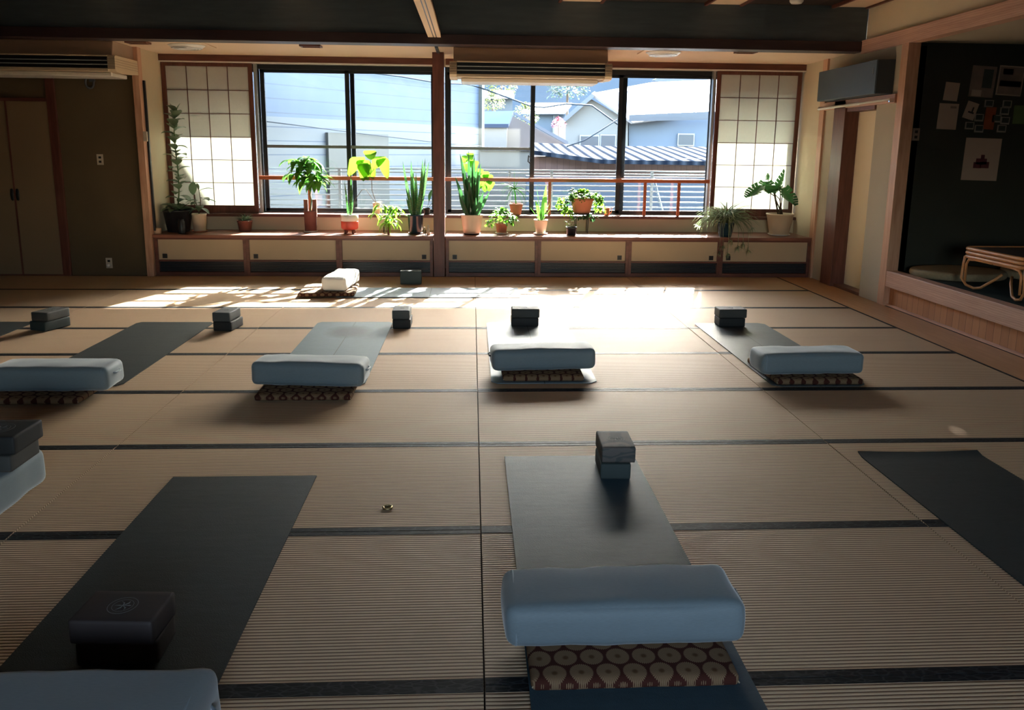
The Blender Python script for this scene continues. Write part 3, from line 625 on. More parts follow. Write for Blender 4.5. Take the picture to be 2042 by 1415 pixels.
def yoga_mat(label, xa, xb, ya, yb, mat, round_c=0.0, curl=0, rz=0):
    cx, cy = (xa+xb)/2, (ya+yb)/2; w, l = xb-xa, yb-ya; m = MB(); T = .0045; nx, ny = 14, 44
    def h(x, y, seed=cx*3):
        k = .0 if curl == 0 else curl*max(0, (y-(l/2-.06))/.06)**2*(.4+.6*abs(2*x/w))
        return .0012+.0016*max(0, noise.noise(V(x*2+seed, y*9, 0)))+k
    top = []; bot = []
    for j in range(ny+1):
        y = -l/2+l*j/ny; inset = 0
        e = min(l/2-abs(y), round_c) if round_c else 0
        if round_c: inset = round_c-math.sqrt(max(0, round_c**2-(round_c-e)**2))
        for i in range(nx+1):
            x = (-w/2+inset)+(w-2*inset)*i/nx; z = h(x, y); top.append((x, y, z+T)); bot.append((x, y, z-.0005))
    n = len(top); vs = top+bot; W = nx+1; fs = []
    for j in range(ny):
        for i in range(nx):
            a = j*W+i; fs.append((a, a+1, a+W+1, a+W)); fs.append((n+a, n+a+W, n+a+W+1, n+a+1))
    for j in range(ny):
        for a, sw in ((j*W, 0), (j*W+nx, 1)):
            q = (a, a+W, n+a+W, n+a); fs.append(q if not sw else q[::-1])
    for i in range(nx):
        a = i; fs.append((a, n+a, n+a+1, a+1)); a = ny*W+i; fs.append((a, a+1, n+a+1, n+a))
    m.add(vs, fs, 0, True); o = m.build('yoga_mat', mat, loc=(0, 0, 0)); o.location = (cx, cy, 0.0015); o.rotation_euler = (0, 0, rz)
    e = o.modifiers.new('edge', 'EDGE_SPLIT'); e.split_angle = math.radians(40)
    tag(o, label, 'yoga mat', 'yoga mats on the tatami'); return o
def block(label, x, y, z, rz=0, size=(.15, .23, .075), mat='foam_black', emblem=True):
    t = thing('yoga_block', label, 'yoga block', (0, 0, 0), 'foam yoga blocks')
    sx, sy, sz = size; rounded_box('foam_body', mat, sx, sy, sz, .007, t, 4)
    if emblem:
        m = MB(); R = min(sx, sy)*.26
        m.tube([(R*math.cos(a*PI/16), R*math.sin(a*PI/16), sz-.0005) for a in range(32)], .0012, 5, closed=True)
        m.tube([(R*.72*math.cos(a*PI/16), R*.72*math.sin(a*PI/16), sz-.0005) for a in range(32)], .001, 5, closed=True)
        for a in range(6): q = a*PI/3; m.tube([(0, 0, sz-.0003), (R*.35*math.cos(q)+.006, R*.35*math.sin(q), sz-.0003), (R*.6*math.cos(q), R*.6*math.sin(q), sz-.0005)], [.001, .0022, .0008], 5)
        m.build('emblem', 'emblem_ink', t)
    t.location = (x, y, z); t.rotation_euler = (0, 0, rz); return t

# mats (each about 0.62 x 1.83 m)
yoga_mat('dark yoga mat left of the smudged one, with a bolster at its near end', -2.88, -2.24, 2.88, 4.72, 'mat_rubber_dark', .03)
yoga_mat('grey-blue yoga mat with a dark smudge and centre line', -1.36, -.72, 2.88, 4.72, 'mat_rubber_grey', .03)
yoga_mat('pale blue-grey yoga mat nearest the floor centre in the middle row', .09, .78, 2.895, 4.71, 'mat_rubber_pale', .04)
yoga_mat('dark grey yoga mat with centre line at the right of the middle row', 1.91, 2.53, 2.80, 4.67, 'mat_rubber_mid', .05)
yoga_mat('near dark yoga mat at the left front, wrinkled, with blocks on it', -1.395, -.748, -.38, 1.456, 'mat_rubber_dark')
yoga_mat('near slate-blue yoga mat at the front centre, under the large bolster', .125, .765, -.19, 1.664, 'mat_rubber_slate')
yoga_mat('dark yoga mat cut off by the right edge of the photo', 1.90, 2.52, -.17, 1.66, 'mat_rubber_dark', 0, .012)
yoga_mat('black yoga mat cut off by the left edge, beside the far-left block stack', -4.36, -3.74, 2.89, 4.73, 'mat_rubber_dark', .02)
yoga_mat('blue-grey yoga mat lying crosswise in the sunlight by the cupboards', -1.40, .46, 5.885, 6.43, 'mat_rubber_pale')
# zabuton + bolster pairs
zabuton('patterned floor cushion under the near front-centre bolster', .425, .240, .59, .57, .038, 0, 1)
bolster('large blue-grey bolster at the front centre, on a patterned cushion', .418, .205, .048, .715, .25, .137, .012, seed=1, handle=1, strap=True)
zabuton('patterned floor cushion under the bolster of the smudged mat', -1.04, 2.83, .57, .57, .038, .0, 2)
bolster('blue-grey bolster lying across the smudged grey mat', -1.035, 2.815, .048, .69, .235, .145, -.09, seed=2)
zabuton('patterned floor cushion on the pale blue-grey mat', .43, 3.19, .53, .54, .038, 0, 3)
bolster('blue-grey bolster on the pale mat, nearest the floor centre', .437, 3.135, .052, .69, .22, .14, .075, seed=3, handle=-1, strap=True)
zabuton('patterned floor cushion on the right mat with centre line', 2.225, 3.1, .58, .56, .038, 0, 4)
bolster('blue-grey bolster on the right mat with centre line', 2.205, 3.02, .052, .70, .24, .14, .03, seed=4)
zabuton('patterned floor cushion at the left edge, under the dark mat\'s bolster', -2.60, 2.78, .57, .56, .038, 0, 5)
bolster('blue-grey bolster cut off at the left edge, lying over a patterned cushion', -2.545, 2.745, .047, .69, .25, .145, 0, seed=5)
bolster('grey bolster cut off at the bottom left corner, before the brown blocks', -1.02, -.30, .052, .70, .27, .155, .0, mat='linen_grey', seed=6, handle=1)
zabuton('patterned cushion hidden under the bottom left bolster', -1.05, -.33, .57, .5, .04, 0, 6)
z7 = zabuton('patterned cushion in the sunlight under the white bolster', -1.52, 6.17, .56, .58, .045, .06, 7)
bolster('white bolster in the sunlight, lying lengthwise on a patterned cushion', -1.41, 6.25, .055, .62, .25, .14, PI/2-.1, mat='linen_white', seed=8, handle=0)
z8 = bolster('blue-grey bolster at the left edge with two dark blocks stacked on it', -2.065, 1.13, .0025, .64, .25, .16, PI/2, seed=9, handle=0)
# blocks
block('lower dark block of the stack at far left, beside the black mat', -3.505, 4.52, .0025, -.35, (.16, .25, .077), 'foam_green', False)
block('upper worn grey block of the stack at far left, beside the black mat', -3.50, 4.53, .081, -.27, (.155, .24, .072), 'foam_charcoal')
block('lower dark block of the pair at the dark mat\'s far right corner', -2.06, 4.51, .0025, -.13, (.155, .235, .077), 'foam_black', False)
block('upper dark block of the pair at the dark mat\'s far right corner', -2.07, 4.51, .081, -.10, (.145, .235, .075), 'foam_slate')
block('lower dark block of the slim pair right of the smudged mat', -.625, 4.59, .0025, 0, (.15, .22, .077), 'foam_black', False)
block('upper dark block of the slim pair right of the smudged mat', -.63, 4.59, .081, .0, (.145, .22, .075), 'foam_slate')
block('lower dark block of the pair at the top of the pale mat', .415, 4.60, .009, 0, (.23, .15, .075), 'foam_black', False)
block('upper dark block of the pair at the top of the pale mat', .42, 4.60, .085, .0, (.235, .15, .075), 'foam_charcoal')
block('lower dark block of the pair on the right mat with centre line', 2.20, 4.585, .009, 0, (.225, .15, .075), 'foam_black', False)
block('upper dark block of the pair on the right mat with centre line', 2.205, 4.59, .085, -.0, (.24, .15, .075), 'foam_charcoal')
block('lower dark block under the marbled block on the near centre mat', .625, 1.475, .009, -.04, (.14, .21, .075), 'foam_green', False)
block('marbled grey block with round emblem on the near centre mat', .637, 1.49, .085, -.02, (.155, .22, .075), 'foam_marbled')
block('single dark block standing by the cupboards in shade', -.715, 6.72, .0025, 0, (.235, .10, .15), 'foam_green', False)
block('lower brown block behind the bottom left bolster', -1.06, .185, .009, .02, (.23, .15, .075), 'foam_brown', False)
block('upper brown block behind the bottom left bolster', -1.06, .175, .085, -.06, (.24, .16, .075), 'foam_brown')
block('lower dark block resting on the bolster at the left edge', -2.02, 1.24, .172, 0, (.22, .22, .07), 'foam_charcoal', False)
block('upper black block on top of the stack at the left edge', -2.01, 1.25, .243, 0, (.235, .22, .078), 'foam_black')
# eyelet in the floor
m = MB(); m.tube([(-.39+.018*math.cos(a*PI/12), 1.129+.018*math.sin(a*PI/12), .003) for a in range(24)], .005, 8, closed=True)
tag(m.build('floor_eyelet', 'brass', loc=(-.39, 1.129, .0)), 'small metal ring set in the tatami between the two near mats', 'ring')

# ================================================================= PLANTS
def px(u, v, Y): return onY(u, v, Y)
def plant(name, label, u, v, Y, z0, pot_mat, r_top, r_bot, h, saucer=None, sq=0, soil=True, cat='plant', lip=.012, smat='white_ceramic'):
    x = onY(u, v, Y).x; t = thing(name, label, cat, (x, Y, z0)); z = z0
    if saucer:
        m = MB(); m.lathe((x, Y, z), [(saucer*.85, .001), (saucer, .015), (saucer*.97, .018), (saucer*.8, .008)], 28, sq=sq); m.build('saucer', smat, t); z += .009
    m = MB(); m.lathe((x, Y, z), [(r_bot*.96, 0), (r_bot, .004), (r_top*.97, h-lip*1.6), (r_top, h-lip*1.5), (r_top*1.02, h-lip*.2), (r_top, h), (r_top*.92, h), (r_top*.90, h-.03)], 28, sq=sq); m.build('pot', pot_mat, t)
    if soil: m = MB(); m.lathe((x, Y, z), [(r_top*.88, h-.032), (r_top*.88, h-.022), (.001, h-.018)], 20, sq=sq); m.build('soil', 'soil', t)
    return t, V(x, Y, z+h-.02)
def rad(a): return math.radians(a)
def sph(az, el): return V(math.cos(rad(az))*math.cos(rad(el)), math.sin(rad(az))*math.cos(rad(el)), math.sin(rad(el)))
R = random.Random(3)

# tall rubber plant in the black pot
t, top = plant('rubber_plant', 'tall rubber plant in a large black pot before the left shoji', 357, 462, 7.60, BT, 'black_plastic', .165, .125, .26, None, .12)
P = [top+V(.0, 0, -.01)]+[px(u, v, 7.60) for u, v in ((357, 380), (355, 340), (350, 300), (347, 260), (350, 225))]
m = MB(); m.tube(P, [.009, .009, .008, .007, .006, .004], 8); m.build('stem', 'stem_green', t)
m = MB(); k = 0
for i in range(34):
    s = i/33; q = s*(len(P)-1); a = min(int(q), len(P)-2); b = P[a].lerp(P[a+1], q-a); az = 137.5*i+20; el = -5+50*R.random()+20*s
    L = .13+.02*R.random() if s > .12 else .16
    d = sph(az, el); m.leaf(b+d*.005, d, L*(1-.1*s)*1.15, .145, 1.0, 'ovate', segs=6)
for sgn in (-1, 1): m.leaf(P[-1], V(.45*sgn, 0, 1), .13, .055, .2, 'lance')
for i in range(16): d = sph(i*57, 18+R.random()*25); m.leaf(top+d*.05, d, .17, .11, 1.0, 'ovate')
m.build('foliage', 'leaf_rubber', t)
# rubber plant in ribbed cream pot
t, top = plant('rubber_plant', 'small rubber plant in a ribbed cream pot with brown saucer', 399, 461, 7.58, BT, 'cream_ceramic', .085, .07, .21, .09, 0, smat='terracotta')
m = MB(); m.tube([top, px(400, 400, 7.58), px(396, 375, 7.58)], [.006, .005, .004], 8); m.tube([top, px(390, 400, 7.58), px(388, 388, 7.58)], .004, 6); m.build('stem', 'stem_brown', t)
m = MB()
for (u, v, az, el, L, w) in ((385, 388, 100, 85, .15, .085), (398, 380, 10, 25, .15, .07), (402, 395, -40, 10, .14, .08), (395, 400, 200, 10, .13, .08), (400, 410, -80, 0, .15, .09), (404, 398, 30, 5, .15, .08), (392, 408, 160, 20, .12, .07), (398, 405, 250, 15, .14, .08), (400, 415, -20, -10, .12, .07), (395, 416, 210, -10, .11, .07), (396, 378, 120, 60, .1, .03)):
    m.leaf(px(u, v, 7.58), sph(az, el), L*1.15, w*1.25, .8, 'ovate')
m.build('foliage', 'leaf_rubber', t)
# small candle jar and black jar
m = MB(); x = px(325, 450, 7.52).x; m.lathe((x, 7.34, BT), [(.04, 0), (.046, .01), (.046, .06), (.04, .065), (.038, .05)], 20, sq=.2)
tag(m.build('candle_jar', 'candle_amber', loc=(x, 7.34, BT)), 'small amber candle jar at the left end of the shelf', 'jar')
m = MB(); x = px(362, 450, 7.38).x; m.lathe((x, 7.38, BT), [(.038, 0), (.04, .01), (.04, .135), (.03, .15), (.03, .165), (.001, .166)], 20)
tag(m.build('black_jar', 'black_plastic', loc=(x, 7.38, BT)), 'small black jar standing before the large black pot', 'jar')
# succulent in small terracotta pot
t, top = plant('succulent_plant', 'small spiky succulent in a brown terracotta pot below the left shoji', 489, 458, 7.70, BT, 'terracotta_dark', .09, .07, .13, None)
m = MB()
for i in range(46): d = sph(i*47, 15+R.random()*60); m.leaf(top+V(R.uniform(-.02, .03), 0, -.01), d, .11+.04*R.random(), .022, .7, 'lance')
m.build('foliage', 'leaf_rubber', t)
# money tree in brown glass vase
t, top = plant('money_tree', 'money tree with drooping green leaves in a slim brown glass vase', 620, 461, 7.62, BT, 'kraft', .077, .07, .25, .085, 0, smat='white_ceramic')
m = MB()
for u in (611, 628): a = px(u, 424, 7.62); m.box(a.x-.025, a.x+.025, 7.60, 7.63, a.z-.05, a.z+.16)
m.build('slate', 'terracotta_dark', t, bevel=.004)
P = [top, px(619, 418, 7.62), px(621, 400, 7.62), px(618, 388, 7.62), px(621, 372, 7.62), px(617, 350, 7.62), px(612, 325, 7.62)]
m = MB(); m.tube(P, [.012, .010, .009, .008, .007, .006, .003], 8); m.build('stem', 'stem_green', t)
m = MB(); hubs = [(600, 318), (584, 345), (640, 358), (625, 362), (606, 362), (612, 312), (598, 330), (590, 318), (622, 335), (630, 345), (610, 348), (600, 340), (625, 318), (618, 330), (634, 352)]
for (u, v) in hubs:
    c = px(u+R.uniform(-2, 2), v+4, 7.62)+V(0, R.uniform(-.10, .10), 0); m.tube([P[-2], c], .002, 5)
    for kk in range(7): m.leaf(c, sph(kk*51+R.random()*30, -10+R.random()*40), .17+.07*R.random(), .075, 1.5, 'lance')
m.build('foliage', 'leaf_mid', t)
# two-tone pot with snake leaves
x = px(698, 466, 7.48).x; t = thing('footed_planter', 'white and red footed planter with a few upright sansevieria leaves', 'plant', (x, 7.48, BT))
m = MB(); m.lathe((x, 7.48, BT+.045), [(.075, 0), (.10, .02), (.103, .10), (.102, .105)], 28); m.build('lower_pot', 'red_glaze', t)
m = MB(); m.lathe((x, 7.48, BT+.150), [(.102, 0), (.103, .075), (.098, .078), (.095, .05)], 28); m.build('upper_pot', 'white_ceramic', t)
for a in (45, 135, 225, 315): m = MB(); m.lathe((x+.065*math.cos(rad(a)), 7.48+.065*math.sin(rad(a)), BT), [(.012, 0), (.018, .03), (.02, .05)], 10); m.build('foot', 'terracotta_dark', t)
top = V(x, 7.48, BT+.22); m = MB()
for (u, v, w, L) in ((690, 355, .03, 0), (700, 334, .028, 0), (701, 350, .03, 0), (703, 365, .025, 0), (704, 390, .02, 0)):
    e = px(u, v, 7.48); d = e-top; m.leaf(top+V((u-698)*.002, 0, -.02), d, d.length, w, .06, 'strap', side=V(.8, .6, 0))
m.build('foliage', 'leaf_snake', t)
# philodendron on the ledge, stem looping to its little vase
LG = .68
t, top = plant('philodendron_plant', 'philodendron with large lime leaves and looping stem in a small vase on the ledge', 751, 424, 7.90, LG, 'cream_ceramic', .045, .04, .14, None)
m = MB(); m.tube([top, px(748, 398, 7.9), px(742, 380, 7.9), px(741, 360, 7.88), px(741, 345, 7.88), px(738, 322, 7.88)], [.004]*5+[.003], 7)
m.tube([top, px(740, 392, 7.86), px(730, 378, 7.8), px(722, 378, 7.75), px(708, 398, 7.7), px(702, 428, 7.6)], .0035, 7); m.build('stem', 'stem_brown', t)
m = MB()
def heart(M_, c, nx_, ny_, L, w, mi=0):       # a hanging heart leaf: nx_ = sideways unit, droop direction ny_
    M_.leaf(c, ny_, L, w, .35, 'heart', side=nx_, segs=8, fold=.10, mi=mi)
for (u, v, dx, dz, L, w) in ((738, 303, .1, -.9, .10, .14), (715, 316, -.5, -1, .22, .16), (724, 322, .2, -1, .22, .15), (734, 328, .3, -1, .18, .14), (758, 315, -.4, -1, .14, .15), (763, 318, .2, -1, .22, .13), (728, 330, -.1, -1, .18, .15)):
    c = px(u, v, 7.88)+V(0, R.uniform(-.03, .03), 0); m.tube([px(740, 345, 7.88), c], .002, 5); heart(m, c+V(0, 0, .02), V(1, .3, 0), V(dx, -.25, dz), L*1.25, w*1.3)
m.build('foliage', 'leaf_lime', t)
# little glass bottle with yellow-green leaves
x = px(771, 467, 7.47).x; t = thing('glass_bottle_plant', 'clear bottle of yellow-green leafy cuttings left of the dark blue pot', 'plant', (x, 7.47, BT))
m = MB(); m.lathe((x, 7.47, BT), [(.035, 0), (.038, .01), (.038, .09), (.018, .12), (.018, .15), (.015, .15)], 20); m.build('bottle', 'clear_glass', t)
m = MB(); m.tube([(x, 7.47, BT+.01), (x, 7.47, BT+.2), px(771, 425, 7.47)], .003, 6); m.build('stem', 'stem_green', t)
m = MB()
for (u, v) in ((762, 408), (785, 412), (750, 426), (776, 430), (790, 424), (768, 436), (782, 438), (758, 416), (793, 416), (772, 444), (786, 446)):
    c = px(u, v, 7.47)+V(0, R.uniform(-.04, .04), 0); m.tube([V(x, 7.47, BT+.2), c], .0018, 5)
    for kk in range(5): m.leaf(c, sph(kk*72+R.random()*40, -10+R.random()*30), .12+.06*R.random(), .042, 1.5, 'lance')
m.build('foliage', 'leaf_lime', t)
m = MB(); x = px(775, 466, 7.36).x; m.lathe((x, 7.36, BT), [(.014, 0), (.015, .055), (.008, .065), (.008, .085), (.001, .086)], 14)
tag(m.build('dropper_bottle', 'terracotta_dark', loc=(x, 7.36, BT)), 'tiny dark red dropper bottle in front of the yellow-green cuttings', 'bottle')
def snake(M_, top, tips, spread=.07, w=.045):
    for (u, v, Y) in tips:
        e = px(u, v, Y); b = top+V((e.x-top.x)*.25, R.uniform(-spread, spread), -.02); d = e-b
        M_.leaf(b, d+V((b.x-e.x)*.12, 0, .0), d.length, w*(.8+.4*R.random()), .10, 'blade', side=V(math.cos(R.uniform(-.7, .7)), math.sin(R.uniform(-.7, .7)), 0), segs=9, fold=.25)
t, top = plant('snake_plant', 'snake plant in a dark blue glazed pot, just left of the centre post', 829, 467, 7.47, BT, 'navy_glaze', .097, .078, .225, .09, smat='black_plastic')
m = MB(); snake(m, top, [(800, 322, 7.4), (806, 352, 7.5), (818, 320, 7.45), (822, 338, 7.5), (828, 345, 7.4), (832, 360, 7.5), (847, 318, 7.5), (853, 316, 7.4), (857, 322, 7.5), (846, 340, 7.5), (812, 375, 7.35), (840, 372, 7.35), (824, 372, 7.4), (808, 395, 7.4), (835, 395, 7.3)]); m.build('foliage', 'leaf_snake', t)
# small plant on the ledge by the post
t, top = plant('ledge_plant', 'small dark potted plant on the ledge touching the centre post', 851, 430, 7.90, LG, 'black_plastic', .045, .035, .08, None)
m = MB()
for (u, v, L, w) in ((862, 378, .16, .07), (864, 402, .1, .06), (844, 418, .06, .05), (862, 418, .08, .05)):
    c = px(u, v, 7.88); m.tube([top, c], .003, 5); m.leaf(c, V(-.3, -.3, -.8) if v < 400 else V(.6, -.3, -.1), L, w, .3, 'ovate')
m.build('foliage', 'leaf_deep', t)
for (u, h_, mt, lab) in ((846, .10, 'clear_glass', 'left of two small capped bottles beside the dark blue pot'), (854, .12, 'cream_ceramic', 'right of two small capped bottles, against the centre post')):
    x = px(u, 467, 7.33).x; t = thing('small_bottle', lab, 'bottle', (x, 7.33, BT), 'two small bottles on the shelf')
    m = MB(); m.lathe((x, 7.33, BT), [(.018, 0), (.019, .005), (.019, h_*.6), (.009, h_*.75), (.009, h_*.85)], 16); m.build('bottle', mt, t)
    m = MB(); m.lathe((x, 7.33, BT+h_*.85), [(.011, 0), (.011, h_*.15), (.001, h_*.15)], 12); m.build('cap', 'label_paper', t)
# big snake plant in cream pot
t, top = plant('snake_plant', 'large dark snake plant in a cream pot, just right of the centre post', 941, 467, 7.46, BT, 'cream_ceramic', .135, .10, .23, .105, smat='black_plastic')
m = MB(); snake(m, top, [(918, 306, 7.5), (933, 300, 7.5), (906, 352, 7.4), (925, 330, 7.4), (930, 345, 7.5), (940, 322, 7.45), (946, 308, 7.5), (951, 330, 7.4), (960, 325, 7.5), (912, 385, 7.35), (916, 395, 7.5), (966, 384, 7.4), (978, 384, 7.45), (936, 360, 7.3), (945, 365, 7.35), (955, 350, 7.4), (924, 365, 7.35), (931, 380, 7.3), (941, 390, 7.3), (950, 395, 7.3)], .08, .06); m.build('foliage', 'leaf_deep', t)
# bright pilea behind it
t, top = plant('round_leaf_plant', 'bright green round-leaved plant on the ledge behind the large snake plant', 948, 428, 7.90, LG, 'black_plastic', .05, .04, .10, None)
m = MB()
for (u, v, L) in ((928, 318, .10), (937, 312, .09), (930, 335, .11), (945, 330, .12), (938, 325, .1), (965, 352, .13), (972, 358, .13), (978, 372, .12), (960, 365, .13), (955, 345, .11), (968, 375, .1), (948, 352, .12)):
    c = px(u, v, 7.88)+V(0, R.uniform(-.04, .02), 0); m.tube([top, (top+c)/2+V(0, 0, .03), c], .002, 5); heart(m, c+V(0, 0, L*.5), V(1, R.uniform(-.5, .5), 0), V(R.uniform(-.3, .3), -.3, -1), L*1.1, L*1.15)
m.build('foliage', 'leaf_bright', t)
def bush(M_, c, rx, ry, rz_, n, L, w, shape='ovate', down=.0, seed=1):
    rr = random.Random(seed)
    for i in range(n):
        d = sph(rr.random()*360, -35+rr.random()*125); p = c+V(d.x*rx*rr.uniform(.55, 1), d.y*ry*rr.uniform(.55, 1), d.z*rz_*rr.uniform(.5, 1))
        dd = V(d.x, d.y, d.z*.4-down)+V(rr.uniform(-.4, .4), rr.uniform(-.4, .4), rr.uniform(-.3, .3)); M_.leaf(p, dd, L*rr.uniform(.7, 1.2), w*rr.uniform(.8, 1.2), .8, shape, segs=4)
t, top = plant('peperomia_plant', 'bushy light green plant in a terracotta pot with white saucer', 1000, 463, 7.55, BT, 'terracotta', .072, .058, .12, .08)
m = MB(); bush(m, top+V(0, 0, .08), .15, .11, .12, 150, .055, .036, down=.2, seed=4); bush(m, px(975, 447, 7.5), .04, .04, .06, 20, .05, .03, down=.6, seed=5); bush(m, px(1024, 440, 7.5), .05, .04, .07, 28, .05, .03, down=.6, seed=6)
bush(m, top+V(.02, 0, .13), .05, .05, .06, 30, .05, .04, seed=7); m.build('foliage', 'leaf_bright', t)
t, top = plant('aloe_plant', 'thin-leaved arching plant in a terracotta pot on the ledge', 1029, 430, 7.90, LG, 'terracotta', .085, .06, .14, None, 0)
m = MB(); cn = px(1025, 375, 7.9); m.tube([top, cn+V(0, 0, .03)], [.008, .005], 6)
for (u, v) in ((1000, 395), (992, 372), (1005, 420), (1048, 408), (1060, 395), (1035, 350), (1026, 340), (1062, 420), (1012, 405), (1045, 425), (1020, 418), (1052, 415), (1030, 420), (1000, 385)):
    e = px(u, v, 7.9)+V(0, R.uniform(-.08, .05), 0); mid = (cn+e)/2+V((e.x-cn.x)*.25, 0, .09 if v > 360 else .0)
    q0 = cn; n_ = 8; pts = [(q0*(1-s)**2+mid*2*s*(1-s)+e*s*s) for s in [i/n_ for i in range(n_+1)]]; m.tube(pts, [.005*(1-.8*i/n_) for i in range(n_+1)], 5)
m.build('foliage', 'leaf_mid', t)
t, top = plant('snake_plant', 'young snake plant with two broad leaves in a squarish cream pot', 1078, 466, 7.50, BT, 'cream_ceramic', .085, .055, .17, .085, .3)
m = MB()
for (u, v, w, Y) in ((1090, 366, .085, 7.5), (1068, 397, .07, 7.45), (1071, 372, .012, 7.5), (1100, 412, .012, 7.5), (1098, 400, .01, 7.5), (1056, 410, .01, 7.5)):
    e = px(u, v, Y); d = e-top; m.leaf(top+V(0, 0, -.01), d, d.length, w, .05, 'lance' if w > .05 else 'strap', side=V(.9, .4, 0), segs=9, fold=.2)
m.build('foliage', 'leaf_mid', t)
m = MB()
for i in range(10): m.leaf(top+V(R.uniform(-.04, .04), R.uniform(-.04, .04), -.01), sph(i*36, 40), .05, .03, .6)
m.build('small_leaves', 'leaf_pale', t)
# terracotta pot on a wire stand with creeping foliage, and the dark cup below
xs = px(1157, 424, 7.80).x
t = thing('creeping_plant', 'terracotta pot of lime creeping foliage raised on a dark stand', 'plant', (xs, 7.66, BT))
m = MB(); zt = px(1157, 425, 7.66).z
m.lathe((xs, 7.66, zt-.012), [(.12, 0), (.125, .012), (.10, .014)], 24)
for a in (40, 140, 220, 320): m.tube([(xs+.10*math.cos(rad(a)), 7.66+.10*math.sin(rad(a)), zt-.01), (xs+.09*math.cos(rad(a)), 7.66+.09*math.sin(rad(a)), BT+.004)], .005, 8)
m.build('stand', 'aluminium_dark', t)
m = MB(); m.lathe((xs, 7.66, zt+.003), [(.10, 0), (.135, .15), (.142, .152), (.145, .18), (.14, .182), (.13, .16)], 28); m.build('pot', 'terracotta', t)
m = MB(); m.lathe((xs, 7.66, zt+.003), [(.128, .155), (.128, .165), (.001, .168)], 20); m.build('soil', 'soil', t)
m = MB(); bush(m, V(xs, 7.66, zt+.195), .17, .13, .085, 380, .045, .045, 'heart', seed=11); bush(m, px(1195, 410, 7.66), .06, .07, .14, 95, .045, .036, down=.6, seed=12); bush(m, px(1190, 393, 7.66), .07, .06, .05, 40, .045, .036, down=.3, seed=13)
bush(m, px(1120, 408, 7.66), .055, .06, .10, 60, .045, .036, down=.5, seed=14); bush(m, px(1131, 423, 7.62), .07, .06, .08, 50, .045, .036, down=.6, seed=15)
m.build('foliage', 'leaf_lime', t)
m = MB(); bush(m, px(1135, 400, 7.6), .05, .05, .10, 26, .05, .04, down=.4, seed=16); bush(m, px(1168, 433, 7.55), .15, .05, .05, 60, .04, .03, down=.8, seed=17); bush(m, px(1140, 390, 7.7), .03, .03, .12, 10, .05, .04, seed=18); m.build('lower_foliage', 'leaf_deep', t)
t, top = plant('potted_plant', 'small dark square pot with sparse sprigs below the raised terracotta pot', 1139, 468, 7.42, BT, 'black_plastic', .065, .055, .10, None, .5)
m = MB(); bush(m, top+V(0, 0, .06), .08, .05, .05, 30, .035, .02, seed=21); m.tube([top, top+V(0, 0, .06)], .003, 5); m.build('foliage', 'leaf_mid', t)
# copper cup on the ledge
x = px(1210, 430, 7.90).x; t = thing('copper_cup', 'small copper watering cup with a thin spout on the ledge', 'cup', (x, 7.9, LG))
m = MB(); m.lathe((x, 7.9, LG), [(.035, 0), (.03, .02), (.04, .095), (.037, .095), (.028, .02)], 20); m.build('body', 'copper', t)
m = MB(); m.tube([(x+.028, 7.9, LG+.02), (x+.06, 7.9, LG+.04), (x+.055, 7.9, LG+.085), (x+.075, 7.9, LG+.095)], .005, 6); m.build('spout', 'copper', t)
# spider plant
t, top = plant('spider_plant', 'spider plant spilling over a dark blue pot on the shelf', 1446, 467, 7.38, BT, 'navy_glaze', .105, .075, .17, None)
m = MB(); rr = random.Random(5)
for i in range(210):
    az = rr.random()*360; el = 35+rr.random()*50; m.leaf(top+V(rr.uniform(-.03, .03), rr.uniform(-.03, .03), 0), sph(az, el), rr.uniform(.28, .50), .020, rr.uniform(1.5, 2.7), 'strap', segs=10, fold=.3)
m.build('foliage', 'leaf_spider', t)
m = MB()
for (u, v) in ((1395, 452), (1410, 436), (1500, 455), (1450, 505), (1440, 490), (1455, 478), (1490, 498), (1480, 485), (1433, 503), (1470, 492)):
    e = px(u, v, 7.2 if v > 466 else 7.35); mid = V((top.x+e.x)/2+(e.x-top.x)*.3, 7.22 if v > 466 else 7.3, top.z+.10)
    if v > 466: pts = [top, V(e.x*.6+top.x*.4, 7.3, top.z+.07), V(e.x, 7.19, top.z-.04), V(e.x, 7.18, (top.z+e.z)/2), V(e.x, 7.17, e.z)]; e = pts[-1]
    else: pts = [top, mid, e]
    m.tube(pts, .0022, 5)
    for kk in range(14): m.leaf(e, sph(kk*77, rr.uniform(-60, 45)), rr.uniform(.05, .10), .010, 1.2, 'strap', segs=5)
m.build('runners', 'leaf_pale', t)
